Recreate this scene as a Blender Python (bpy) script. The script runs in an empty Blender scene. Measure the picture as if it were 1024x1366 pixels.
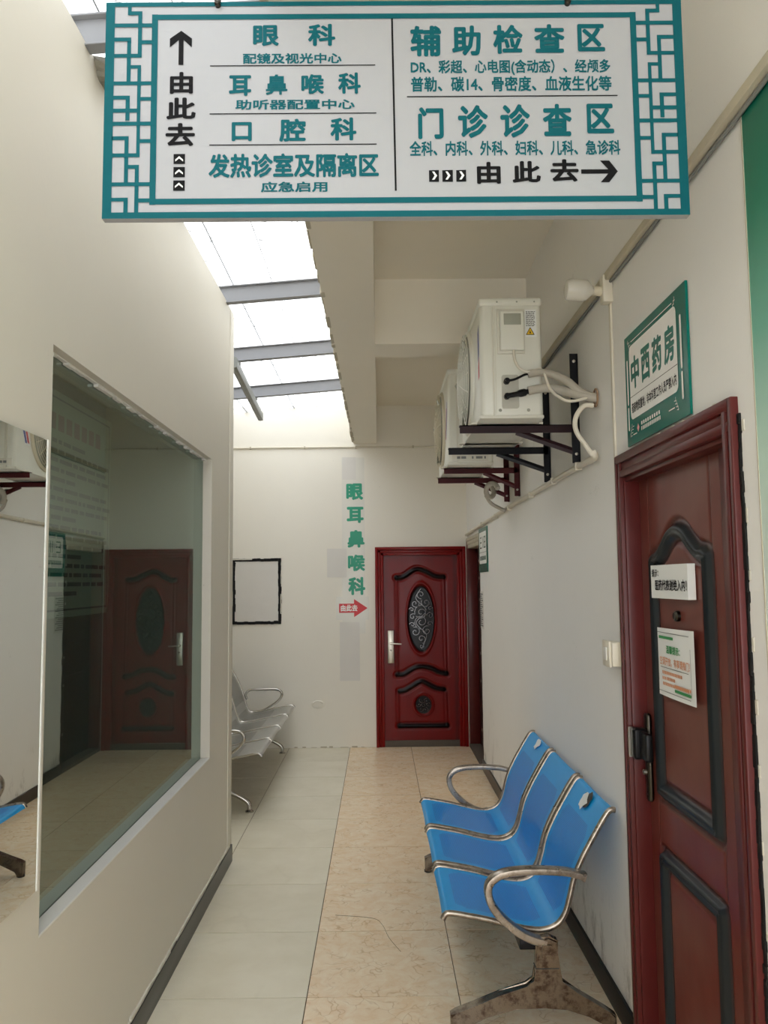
import bpy, bmesh, math, random
import numpy as np
from mathutils import Vector, Matrix, noise
random.seed(7)
SC = bpy.context.scene
COL = bpy.context.collection
PI = math.pi

# ------------------------------------------------------------------ camera
cam = bpy.data.cameras.new('camera'); cam_o = bpy.data.objects.new('camera', cam); COL.objects.link(cam_o)
F_PX, PITCH, YAW, ROLL, EYE = 1077.5, math.radians(4.886), math.radians(0.393), math.radians(-0.578), 1.632
cam.sensor_fit = 'HORIZONTAL'; cam.sensor_width = 36; cam.lens = F_PX / 1024 * 36; cam.clip_start = .05
fw = Vector((math.sin(YAW)*math.cos(PITCH), math.cos(YAW)*math.cos(PITCH), math.sin(PITCH)))
rt = Vector((math.cos(YAW), -math.sin(YAW), 0)); up = rt.cross(fw)
r2 = rt*math.cos(ROLL) + up*math.sin(ROLL); u2 = up*math.cos(ROLL) - rt*math.sin(ROLL)
cam_o.matrix_world = Matrix(((r2.x, u2.x, -fw.x, 0), (r2.y, u2.y, -fw.y, 0), (r2.z, u2.z, -fw.z, EYE), (0, 0, 0, 1)))
SC.camera = cam_o

# ------------------------------------------------------------------ sky, exposure
W = bpy.data.worlds.new('overcast_sky'); SC.world = W; W.use_nodes = True
nt = W.node_tree; nt.nodes.clear()
wo = nt.nodes.new('ShaderNodeOutputWorld'); bg = nt.nodes.new('ShaderNodeBackground')
bg.inputs['Color'].default_value = (.965, .985, 1.0, 1); bg.inputs['Strength'].default_value = 4.6
nt.links.new(bg.outputs[0], wo.inputs[0])
SC.view_settings.view_transform = 'Standard'; SC.view_settings.look = 'None'
SC.view_settings.gamma = 1; SC.view_settings.use_curve_mapping = False
SC.view_settings.exposure = 0.22
SC.cycles.use_denoising = True; SC.cycles.caustics_reflective = False; SC.cycles.caustics_refractive = False
SC.cycles.max_bounces = 14; SC.cycles.diffuse_bounces = 9; SC.cycles.glossy_bounces = 6
SC.cycles.transparent_max_bounces = 12; SC.cycles.sample_clamp_indirect = 6

# ------------------------------------------------------------------ materials
def s2l(c):
    return tuple((x/12.92 if x <= .04045 else ((x+.055)/1.055)**2.4) for x in [v/255 for v in c])
class NT:
    def __init__(s, name):
        s.m = bpy.data.materials.new(name); s.m.use_nodes = True; s.t = s.m.node_tree
        s.p = s.t.nodes['Principled BSDF']; s.out = s.t.nodes['Material Output']
    def n(s, kind, **kw):
        nd = s.t.nodes.new('ShaderNode'+kind)
        for k, v in kw.items():
            if k in nd.inputs: nd.inputs[k].default_value = v
            else: setattr(nd, k, v)
        return nd
    def l(s, a, b): s.t.links.new(a, b)
    def set(s, **kw):
        for k, v in kw.items(): s.p.inputs[k.replace('_', ' ')].default_value = v
    def coord(s, kind='Object'):
        return s.n('TexCoord').outputs[kind]
    def pos(s): return s.n('NewGeometry').outputs['Position']
    def noise(s, vec, scale, detail=3, rough=.5, stretch=None):
        if stretch:
            mp = s.n('Mapping'); mp.inputs['Scale'].default_value = stretch; s.l(vec, mp.inputs['Vector']); vec = mp.outputs[0]
        nd = s.n('TexNoise'); nd.inputs['Scale'].default_value = scale; nd.inputs['Detail'].default_value = detail
        nd.inputs['Roughness'].default_value = rough; s.l(vec, nd.inputs['Vector']); return nd.outputs['Fac']
    def ramp(s, fac, stops, interp='LINEAR'):
        r = s.n('ValToRGB'); e = r.color_ramp.elements; r.color_ramp.interpolation = interp
        while len(e) < len(stops): e.new(.5)
        for el, (p, c) in zip(e, stops):
            el.position = p; el.color = (*c, 1) if len(c) == 3 else c
        s.l(fac, r.inputs[0]); return r.outputs[0]
    def mix(s, fac, a, b, mode='MIX'):
        m = s.n('MixRGB'); m.blend_type = mode
        for sock, v in ((m.inputs[0], fac), (m.inputs[1], a), (m.inputs[2], b)):
            if isinstance(v, (int, float)): sock.default_value = v
            elif isinstance(v, tuple): sock.default_value = (*v[:3], 1)
            else: s.l(v, sock)
        return m.outputs[0]
    def math(s, op, a, b=0, clamp=False):
        m = s.n('Math', operation=op); m.use_clamp = clamp
        for sock, v in ((m.inputs[0], a), (m.inputs[1], b)):
            if isinstance(v, (int, float)): sock.default_value = v
            else: s.l(v, sock)
        return m.outputs[0]
    def bump(s, h, strength=.2, dist=.01):
        b = s.n('Bump'); b.inputs['Strength'].default_value = strength; b.inputs['Distance'].default_value = dist
        s.l(h, b.inputs['Height']); s.l(b.outputs[0], s.p.inputs['Normal'])

def simple(name, rgb, rough=.5, metal=0, var=.06, scale=9, bump=0, coat=0):
    t = NT(name); c = s2l(rgb)
    f = t.noise(t.coord(), scale, 4)
    t.l(t.mix(f, tuple(x*(1-var) for x in c), tuple(min(1, x*(1+var)) for x in c)), t.p.inputs['Base Color'])
    t.set(Roughness=rough, Metallic=metal)
    if max(rgb) < 150: t.p.inputs['Specular IOR Level'].default_value = .2
    if coat: t.p.inputs['Coat Weight'].default_value = coat; t.p.inputs['Coat Roughness'].default_value = .08
    if bump: t.bump(t.noise(t.coord(), scale*12, 3), bump, .002)
    return t.m

def plaster(name, rgb, scuff=True, rough=.62):
    t = NT(name); c = s2l(rgb); p = t.pos()
    a = t.noise(p, 1.3, 5, .6)
    col = t.mix(a, tuple(x*.95 for x in c), tuple(min(1, x*1.03) for x in c))
    spots = t.ramp(t.noise(p, 34, 2, .5), [(.0, (0, 0, 0)), (.79, (0, 0, 0)), (.83, (1, 1, 1))])
    col = t.mix(t.math('MULTIPLY', spots, .35), col, s2l((120, 112, 100)))
    if scuff:   # scuffs and grime that stay low on the wall
        sep = t.n('SeparateXYZ'); t.l(p, sep.inputs[0])
        low = t.n('MapRange', clamp=True); t.l(sep.outputs['Z'], low.inputs[0])
        low.inputs['From Min'].default_value = .45; low.inputs['From Max'].default_value = .08
        low.inputs['To Min'].default_value = 0; low.inputs['To Max'].default_value = 1
        st = t.ramp(t.noise(p, 7, 6, .72, (1, 1, .45)), [(.52, (0, 0, 0)), (.66, (1, 1, 1))])
        col = t.mix(t.math('MULTIPLY', t.math('MULTIPLY', st, low.outputs[0]), .75), col, s2l((92, 84, 72)))
        sc = t.ramp(t.noise(p, 5, 7, .8, (1, .5, 1)), [(.64, (0, 0, 0)), (.68, (1, 1, 1))])
        col = t.mix(t.math('MULTIPLY', sc, .10), col, s2l((110, 104, 96)))
    t.l(col, t.p.inputs['Base Color']); t.set(Roughness=rough)
    h = t.math('ADD', t.noise(p, 3.5, 4), t.math('MULTIPLY', t.noise(p, 60, 2), .08))
    t.bump(h, .22, .012)
    return t.m

M = {}
M['plaster_left'] = plaster('cream_plaster', (214, 209, 196), False)
M['plaster_right'] = plaster('white_plaster', (232, 231, 228))
M['plaster_far'] = plaster('offwhite_plaster', (232, 228, 217), False)
M['ceiling'] = plaster('ceiling_plaster', (236, 230, 216), False)
M['ringbeam'] = plaster('ring_beam_plaster', (220, 216, 200), False)
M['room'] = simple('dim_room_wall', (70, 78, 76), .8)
M['skirting'] = simple('black_skirting_tile', (36, 34, 32), .3, var=.15, scale=30)
M['white_paint'] = simple('white_sill_paint', (226, 225, 220), .4)

def tile_mat(name, base, vein, light, vs, amount):
    t = NT(name); p = t.pos()
    oi = t.n('ObjectInfo')
    off = t.n('VectorMath', operation='ADD'); t.l(p, off.inputs[0])
    cx = t.n('CombineXYZ'); t.l(t.math('MULTIPLY', oi.outputs['Random'], 37), cx.inputs[2]); t.l(cx.outputs[0], off.inputs[1])
    v = off.outputs[0]
    wn = t.n('TexNoise'); wn.inputs['Scale'].default_value = vs*.6; t.l(v, wn.inputs['Vector'])
    wv = t.n('VectorMath', operation='MULTIPLY_ADD'); t.l(wn.outputs['Color'], wv.inputs[0]); wv.inputs[1].default_value = (.25, .25, .25); t.l(v, wv.inputs[2])
    fine = t.noise(wv.outputs[0], vs, 6, .65)
    c = t.mix(t.ramp(fine, [(.35, (0, 0, 0)), (.65, (1, 1, 1))]), s2l(base), s2l(light))
    vo = t.n('TexVoronoi', feature='DISTANCE_TO_EDGE'); vo.inputs['Scale'].default_value = vs*1.1; t.l(wv.outputs[0], vo.inputs['Vector'])
    vein_f = t.ramp(vo.outputs['Distance'], [(0, (1, 1, 1)), (.055, (0, 0, 0))])
    vein_f = t.math('MULTIPLY', vein_f, t.ramp(t.noise(v, vs*.7, 2), [(.45, (0, 0, 0)), (.6, (1, 1, 1))]))
    c = t.mix(t.math('MULTIPLY', vein_f, amount), c, s2l(vein))
    tint = t.ramp(oi.outputs['Random'], [(0, (.955, .95, .945)), (1, (1.0, 1.0, 1.0))])
    c = t.mix(1.0, c, tint, 'MULTIPLY')
    t.l(c, t.p.inputs['Base Color'])
    t.set(Roughness=.26)
    t.set(Specular_IOR_Level=.45)
    t.bump(t.noise(p, 4, 2), .05, .004)
    return t.m
M['tile_beige'] = tile_mat('beige_marble_tile', (236, 208, 172), (190, 150, 108), (243, 226, 198), 13, .55)
M['tile_light'] = tile_mat('pale_stone_tile', (224, 217, 195), (200, 192, 170), (232, 226, 206), 3, .15)
M['grout'] = simple('dark_grout', (84, 70, 54), .9)

def teal(name, top, rough=.3):
    return simple(name, top, rough, var=.05)
M['sign_white'] = simple('frosted_white_acrylic', (166, 167, 171), .6, bump=.05, var=.02, scale=40)
M['teal'] = teal('teal_print', (0, 88, 97), .65)
M['ink'] = simple('black_print', (14, 14, 16), .75)
M['green_sign'] = simple('dark_green_print', (0, 104, 92), .22)
M['green_letter'] = simple('green_vinyl', (22, 150, 118), .4)
M['red_print'] = simple('red_vinyl', (206, 48, 56), .45)
M['white_print'] = simple('white_print', (238, 238, 234), .45)
M['grey_print'] = simple('grey_print', (120, 122, 122), .6)
M['orange_print'] = simple('orange_print', (214, 150, 112), .6)
M['green_print'] = simple('leaf_green_print', (58, 140, 84), .5)
M['pink_print'] = simple('pink_print', (235, 170, 175), .5)
M['paper'] = simple('white_paper', (232, 234, 232), .6, var=.02)
M['film'] = simple('clear_tape_film', (222, 220, 211), .3, var=.03)
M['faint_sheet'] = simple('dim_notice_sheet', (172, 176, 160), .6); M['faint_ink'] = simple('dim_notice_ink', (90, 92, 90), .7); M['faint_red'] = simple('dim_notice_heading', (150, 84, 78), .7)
M['blank_paper'] = simple('pasted_paper', (216, 213, 207), .5, var=.03)

# red door paint: glossy dark cherry with airbrushed black around the mouldings
def door_mat(name, rgb, dark, dusty=0):
    t = NT(name); oc = t.coord()
    g = t.noise(oc, 6, 6, .6, (3, 3, .35))
    c = t.mix(g, s2l(tuple(int(x*.82) for x in rgb)), s2l(rgb))
    if dusty:
        d = t.ramp(t.noise(oc, 2.2, 3, .5), [(.3, (0, 0, 0)), (.75, (1, 1, 1))])
        c = t.mix(t.math('MULTIPLY', d, dusty), c, s2l((128, 96, 84)))
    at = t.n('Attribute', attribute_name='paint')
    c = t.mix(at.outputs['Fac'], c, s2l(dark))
    t.l(c, t.p.inputs['Base Color']); t.set(Roughness=.3)
    t.l(t.math('ADD', t.math('MULTIPLY', t.noise(oc, 8, 3), .2), .24), t.p.inputs['Roughness'])
    t.p.inputs['Coat Weight'].default_value = .08; t.p.inputs['Coat Roughness'].default_value = .08; t.p.inputs['Specular IOR Level'].default_value = .16
    return t.m
M['door_red'] = door_mat('cherry_red_door_paint', (122, 10, 8), (4, 4, 6))
M['door_brown'] = door_mat('aged_red_brown_door_paint', (112, 40, 34), (30, 40, 44), .5)
M['frame_red'] = simple('cherry_red_frame_paint', (118, 10, 9), .36, var=.18, scale=5, coat=.08)
M['frame_brown'] = simple('aged_brown_frame_paint', (86, 32, 30), .33, var=.3, scale=7, coat=.08)
M['door_dark'] = simple('dark_brown_door_paint', (46, 28, 24), .4, var=.25, scale=6)
M['carving'] = simple('black_carved_relief', (44, 30, 30), .22, var=.4, scale=20, coat=.9)
M['sealant'] = simple('black_sealant', (26, 26, 26), .7, var=.4, scale=30, bump=.6)
M['sealant_white'] = simple('flaking_white_filler', (206, 202, 190), .8, var=.15, scale=30, bump=.6)

def metal(name, rgb, rough, rust=0, scale=18):
    t = NT(name); oc = t.coord(); c = s2l(rgb)
    f = t.noise(oc, scale, 5, .65)
    col = t.mix(f, tuple(x*.8 for x in c), c)
    if rust:
        r = t.ramp(t.noise(oc, 26, 6, .7), [(.46, (0, 0, 0)), (.62, (1, 1, 1))])
        col = t.mix(t.math('MULTIPLY', r, rust), col, s2l((70, 50, 38)))
    t.l(col, t.p.inputs['Base Color']); t.set(Metallic=1.0 - (.1 if rust else 0))
    t.l(t.math('ADD', t.math('MULTIPLY', t.noise(oc, scale*2, 4), .2), rough), t.p.inputs['Roughness'])
    return t.m
M['steel'] = metal('satin_steel', (190, 186, 178), .12)
M['old_steel'] = metal('worn_cast_alloy', (138, 128, 116), .08, .8)
M['worn_steel'] = metal('worn_armrest_alloy', (170, 160, 148), .2, .4)
M['nickel'] = metal('satin_nickel', (205, 200, 188), .25)
M['dark_metal'] = metal('dark_bronze_metal', (70, 66, 60), .2)
M['black_plastic'] = simple('black_plastic', (18, 18, 19), .35)
M['black_bar'] = simple('black_painted_steel', (20, 20, 24), .4)
M['bracket_dark'] = simple('dark_maroon_bracket_paint', (40, 20, 24), .4, var=.25, scale=12)
M['bracket_red'] = simple('maroon_bracket_paint', (72, 20, 24), .4, var=.25, scale=12)
M['beam_grey'] = simple('grey_painted_steel', (140, 141, 144), .6, var=.08, scale=6)
M['tube_grey'] = simple('weathered_grey_tube', (128, 130, 126), .5, var=.2, scale=14)
M['concrete'] = simple('rough_broken_concrete', (138, 134, 122), .95, var=.35, scale=22, bump=.8)
M['ac_body'] = simple('ivory_ac_enamel', (222, 222, 212), .35, var=.03)
M['ac_cover'] = simple('ivory_ac_plastic', (214, 212, 200), .4, var=.04)
M['ac_old'] = simple('yellowed_ac_plastic', (206, 198, 176), .5, var=.08)
M['ac_shadowed'] = simple('shaded_recess_plastic', (186, 184, 172), .5)  # casing tone darkened: shade of the valve recess put into the colour
M['ac_dark'] = simple('ac_recess_dark', (60, 60, 58), .6)
M['ac_window'] = simple('ac_cover_window', (158, 160, 148), .25)
M['foam'] = simple('grey_pipe_wrap', (176, 170, 158), .7, var=.12, scale=26, bump=.4)
M['cable'] = simple('off_white_cable', (214, 208, 194), .45)
M['pvc'] = simple('cream_pvc', (214, 208, 192), .4, var=.06)
M['conduit'] = simple('dusty_cream_trunking', (186, 178, 158), .6, var=.14, scale=12)
M['brown_stain'] = simple('rusty_hole_rim', (150, 122, 98), .9, var=.3, scale=40)
M['yellow'] = simple('yellow_label', (232, 190, 30), .5)
M['blue_print'] = simple('blue_print', (62, 72, 150), .4)
M['switch'] = simple('ivory_switch_plastic', (218, 212, 196), .35)
M['cork_brown'] = simple('threshold_stone', (96, 88, 80), .8)
M['foil'] = metal('foil_flashing', (200, 202, 204), .3)

# mirror and tinted glass
t = NT('mirror_silver'); t.l(t.mix(t.noise(t.coord(), 3, 3), (.80, .83, .80), (.86, .88, .86)), t.p.inputs['Base Color']); t.set(Metallic=1, Roughness=.012); M['mirror'] = t.m
t = NT('tinted_reflective_glass')
gl = t.n('BsdfGlossy'); gl.inputs['Roughness'].default_value = .012
t.l(t.mix(t.noise(t.coord(), 2, 4), (.27, .31, .285), (.31, .345, .315)), gl.inputs['Color'])
tr = t.n('BsdfTransparent'); tr.inputs['Color'].default_value = (.30, .38, .36, 1)
df = t.n('BsdfDiffuse'); df.inputs['Color'].default_value = (.05, .06, .055, 1)
m1 = t.n('MixShader'); m1.inputs[0].default_value = .18; t.l(tr.outputs[0], m1.inputs[1]); t.l(df.outputs[0], m1.inputs[2])
ad = t.n('AddShader'); t.l(m1.outputs[0], ad.inputs[0]); t.l(gl.outputs[0], ad.inputs[1])
t.l(ad.outputs[0], t.out.inputs[0]); M['glass'] = t.m
# skylight sheet: clear sheet with grime and droppings
t = NT('grimy_clear_roof_sheet'); p = t.pos()
tr = t.n('BsdfTransparent'); tl = t.n('BsdfTranslucent'); df = t.n('BsdfDiffuse')
specks = t.ramp(t.noise(p, 34, 5, .75), [(.57, (0, 0, 0)), (.63, (1, 1, 1))])
blot = t.ramp(t.noise(p, 9, 5, .6), [(.68, (0, 0, 0)), (.74, (1, 1, 1))])
dirt = t.math('ADD', t.math('MULTIPLY', specks, .8), t.math('MULTIPLY', blot, .8), True)
t.l(t.mix(t.noise(p, 2.5, 6, .7, (4, 1, 1)), (.50, .505, .51), (.60, .605, .61)), tr.inputs['Color'])
df.inputs['Color'].default_value = (.06, .06, .055, 1); tl.inputs['Color'].default_value = (.5, .5, .5, 1)
m1 = t.n('MixShader'); m1.inputs[0].default_value = .25; t.l(tr.outputs[0], m1.inputs[1]); t.l(tl.outputs[0], m1.inputs[2])
m2 = t.n('MixShader'); t.l(dirt, m2.inputs[0]); t.l(m1.outputs[0], m2.inputs[1]); t.l(df.outputs[0], m2.inputs[2])
t.l(m2.outputs[0], t.out.inputs[0]); M['roof_sheet'] = t.m
# bulb glass
t = NT('frosted_bulb_glass'); t.set(Roughness=.25); t.p.inputs['Base Color'].default_value = (.86, .83, .74, 1)
t.p.inputs['Transmission Weight'].default_value = .25; M['bulb'] = t.m
# green wall graphic, printed fade from dark green to pale mint
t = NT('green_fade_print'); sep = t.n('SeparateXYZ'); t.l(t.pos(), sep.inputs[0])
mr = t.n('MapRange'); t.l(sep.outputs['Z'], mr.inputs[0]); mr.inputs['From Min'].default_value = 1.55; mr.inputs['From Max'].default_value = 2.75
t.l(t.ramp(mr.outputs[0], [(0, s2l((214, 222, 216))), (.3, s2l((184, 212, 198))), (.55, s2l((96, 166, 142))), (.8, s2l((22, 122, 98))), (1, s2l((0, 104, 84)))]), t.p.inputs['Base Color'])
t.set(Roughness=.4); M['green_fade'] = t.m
# perforated sheet for bench seats
def perforated(name, plain, zone, hole, su, sv):
    t = NT(name); uv = t.n('UVMap', uv_map='uv'); sep = t.n('SeparateXYZ'); t.l(uv.outputs[0], sep.inputs[0])
    U, V = sep.outputs[0], sep.outputs[1]     # metres: across the seat, along the seat
    at = t.n('Attribute', attribute_name='zone').outputs['Fac']
    k = 1/.0062
    a = t.math('MULTIPLY', U, k); b = t.math('MULTIPLY', V, k)
    row = t.math('MULTIPLY', t.math('MODULO', t.math('FLOOR', b), 2), .5)
    fa = t.math('SUBTRACT', t.math('FRACT', t.math('ADD', a, row)), .5); fb = t.math('SUBTRACT', t.math('FRACT', b), .5)
    d = t.math('SQRT', t.math('ADD', t.math('MULTIPLY', fa, fa), t.math('MULTIPLY', fb, fb)))
    h = t.math('MULTIPLY', t.math('LESS_THAN', d, .33), t.math('GREATER_THAN', at, .5))
    oc = t.coord(); n = t.noise(oc, 5, 4)
    c = t.mix(n, s2l(tuple(int(x*.93) for x in plain)), s2l(plain))
    c = t.mix(t.math('MULTIPLY', at, 1.0), c, s2l(zone))
    c = t.mix(h, c, s2l(hole))
    t.l(c, t.p.inputs['Base Color']); t.set(Roughness=su, Metallic=sv)
    return t.m
M['blue_mesh'] = perforated('blue_perforated_steel', (0, 164, 240), (0, 148, 230), (0, 100, 186), .4, .0)
M['blue_mesh'].node_tree.nodes['Principled BSDF'].inputs['Coat Weight'].default_value = .12
M['steel_mesh'] = perforated('grey_perforated_steel', (196, 196, 192), (176, 176, 172), (84, 84, 80), .3, .75)

# ------------------------------------------------------------------ mesh helpers
def link(name, bm, mat, parent=None, smooth=False, sharp=None):
    me = bpy.data.meshes.new(name)
    bmesh.ops.recalc_face_normals(bm, faces=bm.faces[:])
    bm.to_mesh(me); bm.free()
    return link_me(name, me, mat, parent, smooth)
def link_me(name, me, mat, parent=None, smooth=False):
    for m in (mat if isinstance(mat, (list, tuple)) else [mat]): me.materials.append(M[m])
    if smooth:
        for p in me.polygons: p.use_smooth = True
        me.set_sharp_from_angle(angle=math.radians(38))
    o = bpy.data.objects.new(name, me); COL.objects.link(o)
    if parent: o.parent = parent
    return o
def tag(o, label=None, cat=None, group=None, kind=None):
    if label: o['label'] = label
    if cat: o['category'] = cat
    if group: o['group'] = group
    if kind: o['kind'] = kind
    return o
def empty(name, loc, rz=0, **kw):
    o = bpy.data.objects.new(name, None); COL.objects.link(o); o.location = loc; o.rotation_euler = (0, 0, rz)
    o.empty_display_size = .05
    return tag(o, **kw)
def BM(): return bmesh.new()
def box(bm, x0, y0, z0, x1, y1, z1, bev=0, seg=2, mi=0):
    r = bmesh.ops.create_cube(bm, size=1.0)
    vs = r['verts']
    for v in vs:
        v.co = Vector((x0+(x1-x0)*(v.co.x+.5), y0+(y1-y0)*(v.co.y+.5), z0+(z1-z0)*(v.co.z+.5)))
    fs = set(f for v in vs for f in v.link_faces)
    for f in fs: f.material_index = mi
    if bev:
        es = list(set(e for v in vs for e in v.link_edges))
        bmesh.ops.bevel(bm, geom=es, offset=bev, segments=seg, profile=.5, affect='EDGES', clamp_overlap=True)
    return bm
def part_box(name, mat, parent, *a, bev=0, smooth=False):
    return link(name, box(BM(), *a, bev=bev), mat, parent, smooth=bool(bev) or smooth)
def cat_rom(pts, n=6):
    P = [Vector(p) for p in pts]; out = []
    for i in range(len(P)-1):
        p0, p1, p2, p3 = P[max(i-1, 0)], P[i], P[i+1], P[min(i+2, len(P)-1)]
        for k in range(n):
            s = k/n
            out.append(.5*((2*p1)+(p2-p0)*s+(2*p0-5*p1+4*p2-p3)*s*s+(3*p1-p0-3*p2+p3)*s**3))
    out.append(P[-1]); return out
def tube(bm, pts, r, n=10, closed=False, ref=None, prof=None, mi=0):
    """sweep; r = radius or list of (ra, rb): ra along the reference side, rb along the other"""
    P = [Vector(p) for p in pts]; N = len(P); rings = []
    side = None
    for i in range(N):
        a = P[(i-1) % N] if (closed or i > 0) else P[i]; b = P[(i+1) % N] if (closed or i < N-1) else P[i]
        tg = (b-a).normalized()
        if ref is not None: s = Vector(ref)
        elif side is None: s = Vector((0, 0, 1)) if abs(tg.z) < .9 else Vector((1, 0, 0))
        else: s = side
        s = (s - tg*s.dot(tg)).normalized(); side = s; o = tg.cross(s)
        rr = r[i] if isinstance(r, list) else r
        ra, rb = rr if isinstance(rr, tuple) else (rr, rr)
        ring = []
        for k in range(n):
            th = 2*PI*k/n; c, sn = math.cos(th), math.sin(th)
            if prof == 'sq': c = math.copysign(abs(c)**.5, c); sn = math.copysign(abs(sn)**.5, sn)
            ring.append(bm.verts.new(P[i]+s*ra*c+o*rb*sn))
        rings.append(ring)
    for i in range(N if closed else N-1):
        A, B = rings[i], rings[(i+1) % N]
        for k in range(n):
            f = bm.faces.new((A[k], A[(k+1) % n], B[(k+1) % n], B[k])); f.material_index = mi
    if not closed:
        bm.faces.new(rings[0][::-1]).material_index = mi; bm.faces.new(rings[-1]).material_index = mi
    return bm
def lathe(bm, prof, M4, n=24, mi=0):
    rings = []
    for r, h in prof:
        rings.append([bm.verts.new(M4 @ Vector((r*math.cos(2*PI*k/n), r*math.sin(2*PI*k/n), h))) for k in range(n)])
    for A, B in zip(rings, rings[1:]):
        for k in range(n): bm.faces.new((A[k], A[(k+1) % n], B[(k+1) % n], B[k])).material_index = mi
    bm.faces.new(rings[0][::-1]).material_index = mi; bm.faces.new(rings[-1]).material_index = mi
    return bm
def axis(loc, d):
    return Matrix.Translation(Vector(loc)) @ Vector(d).to_track_quat('Z', 'Y').to_matrix().to_4x4()
LAY = [0]
def poly(bm, pts, y=0, mi=0):
    """flat polygon in the local x-z plane, facing -y"""
    LAY[0] = (LAY[0]+1) % 40; y -= LAY[0]*.00002
    f = bm.faces.new([bm.verts.new((x, y, z)) for x, z in pts]); f.material_index = mi; return f
def rect(bm, x0, z0, x1, z1, y=0, mi=0): return poly(bm, [(x0, z0), (x1, z0), (x1, z1), (x0, z1)], y, mi)
def prism(bm, pts, y0, y1, mi=0):
    a = [bm.verts.new((x, y0, z)) for x, z in pts]; b = [bm.verts.new((x, y1, z)) for x, z in pts]; n = len(pts)
    bm.faces.new(a).material_index = mi; bm.faces.new(b[::-1]).material_index = mi
    for k in range(n): bm.faces.new((a[k], b[k], b[(k+1) % n], a[(k+1) % n])).material_index = mi
    return bm
def rrect(x0, z0, x1, z1, r, n=5):
    out = []
    for cx, cz, a0 in ((x1-r, z1-r, 0), (x0+r, z1-r, 90), (x0+r, z0+r, 180), (x1-r, z0+r, 270)):
        for k in range(n+1):
            a = math.radians(a0+90*k/n); out.append((cx+r*math.cos(a), cz+r*math.sin(a)))
    return out
TXT = {}
def glyphs(s, bold):
    key = (s, bold)
    if key not in TXT:
        c = bpy.data.curves.new('lettering', 'FONT'); c.body = s; c.size = 1; c.offset = bold; c.resolution_u = 2
        o = bpy.data.objects.new('lettering', c); COL.objects.link(o)
        dg = bpy.context.evaluated_depsgraph_get(); dg.update()
        me = bpy.data.meshes.new_from_object(o.evaluated_get(dg))
        co = [tuple(v.co)[:2] for v in me.vertices]; fa = [tuple(p.vertices) for p in me.polygons]
        bpy.data.objects.remove(o); bpy.data.curves.remove(c); bpy.data.meshes.remove(me)
        TXT[key] = (co, fa)
    return TXT[key]
def write(bm, s, x0, z0, x1, z1, y, bold=.03, mi=0, shear=0):
    """letters of s fitted into the rectangle, flat print facing -y; weight comes from shifted layers"""
    co, fa = glyphs(s, 0)
    xs = [c[0] for c in co]; ys = [c[1] for c in co]; a, b, c0, d = min(xs)-bold, max(xs)+bold, min(ys)-bold, max(ys)+bold
    dirs = [(0, 0)]+[(bold*math.cos(q*PI/4), bold*math.sin(q*PI/4)) for q in range(8)]
    if bold < .031: dirs = [(0, 0)]+[(bold*sx, bold*sz) for sx in (-.8, .8) for sz in (-.8, .8)]
    for i, (ddx, ddz) in enumerate(dirs):
        vs = [bm.verts.new((x0+(px+ddx-a)/(b-a)*(x1-x0), y-.00007*i, z0+(pz+ddz-c0)/(d-c0)*(z1-z0)+shear*(px-a)/(b-a))) for px, pz in co]
        for f in fa:
            try: bm.faces.new([vs[k] for k in f]).material_index = mi
            except ValueError: pass
def link_split(name, bm, mat, parent=None, smooth=False):
    """one object per connected piece"""
    bm.verts.ensure_lookup_table(); seen = set(); out = []
    for v in bm.verts:
        if v in seen: continue
        st = [v]; seen.add(v); comp = []
        while st:
            w = st.pop(); comp.append(w)
            for e in w.link_edges:
                o_ = e.other_vert(w)
                if o_ not in seen: seen.add(o_); st.append(o_)
        idx = {w: i for i, w in enumerate(comp)}
        fs = set(f for w in comp for f in w.link_faces)
        nb_ = BM(); nv = [nb_.verts.new(w.co) for w in comp]
        for f in fs: nb_.faces.new([nv[idx[w]] for w in f.verts])
        out.append(link(name, nb_, mat, parent, smooth))
    bm.free(); return out
def stuff(o): o['kind'] = 'stuff'; return o

XL, XR, YF = -.891, .89, 8.137
RIGHT, LEFT = -PI/2, PI/2
YB = -1.8            # where the corridor opens to the yard behind the viewer
# ------------------------------------------------------------------ setting
def struct(name, bm, mat, parent=None, **kw):
    o = link(name, bm, mat, parent, **kw)
    if not parent: o['kind'] = 'structure'
    return o
bm = BM(); box(bm, -1.9, YB, -.2, 1.2, YF+.2, -.004)
floor = struct('floor', bm, 'grout')
TX = [-.3007 + .6*k for k in range(-3, 2)]
me_t = None
protos = {}
for ci, x in enumerate(TX):
    mat = 'tile_beige' if x > -.4 else 'tile_light'
    for k in range(16):
        y1 = YF - .6*k; w = .6 if x < .2 else .62
        if x < -.95 and y1 < 4.6: continue
        if mat not in protos:
            b = BM(); box(b, .0018, -.5972, -.014, .5982, -.0028, 0, bev=.0006, seg=1)
            protos[mat] = link('tile', b, mat, floor); o = protos[mat]
        else:
            o = protos[mat].copy(); COL.objects.link(o)
        o.location = (x, y1, random.uniform(-.0004, .0004))
# left partition wall with the window opening (y 2.19-4.30, z .72-2.30)
WO = (2.185, 4.305, .718, 2.292)
bm = BM(); T = .06
x0, x1, ye = XL-.12, XL, 4.914
box(bm, x0, YB, 0, x1, WO[0], 3.3); box(bm, x0, WO[1], 0, x1, ye, 3.3)
box(bm, x0, WO[0], 0, x1, WO[1], WO[2]); box(bm, x0, WO[0], WO[3], x1, WO[1], 3.3)
bmesh.ops.remove_doubles(bm, verts=bm.verts[:], dist=.0001)
wall_left = struct('wall_left', bm, 'plaster_left')
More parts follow.
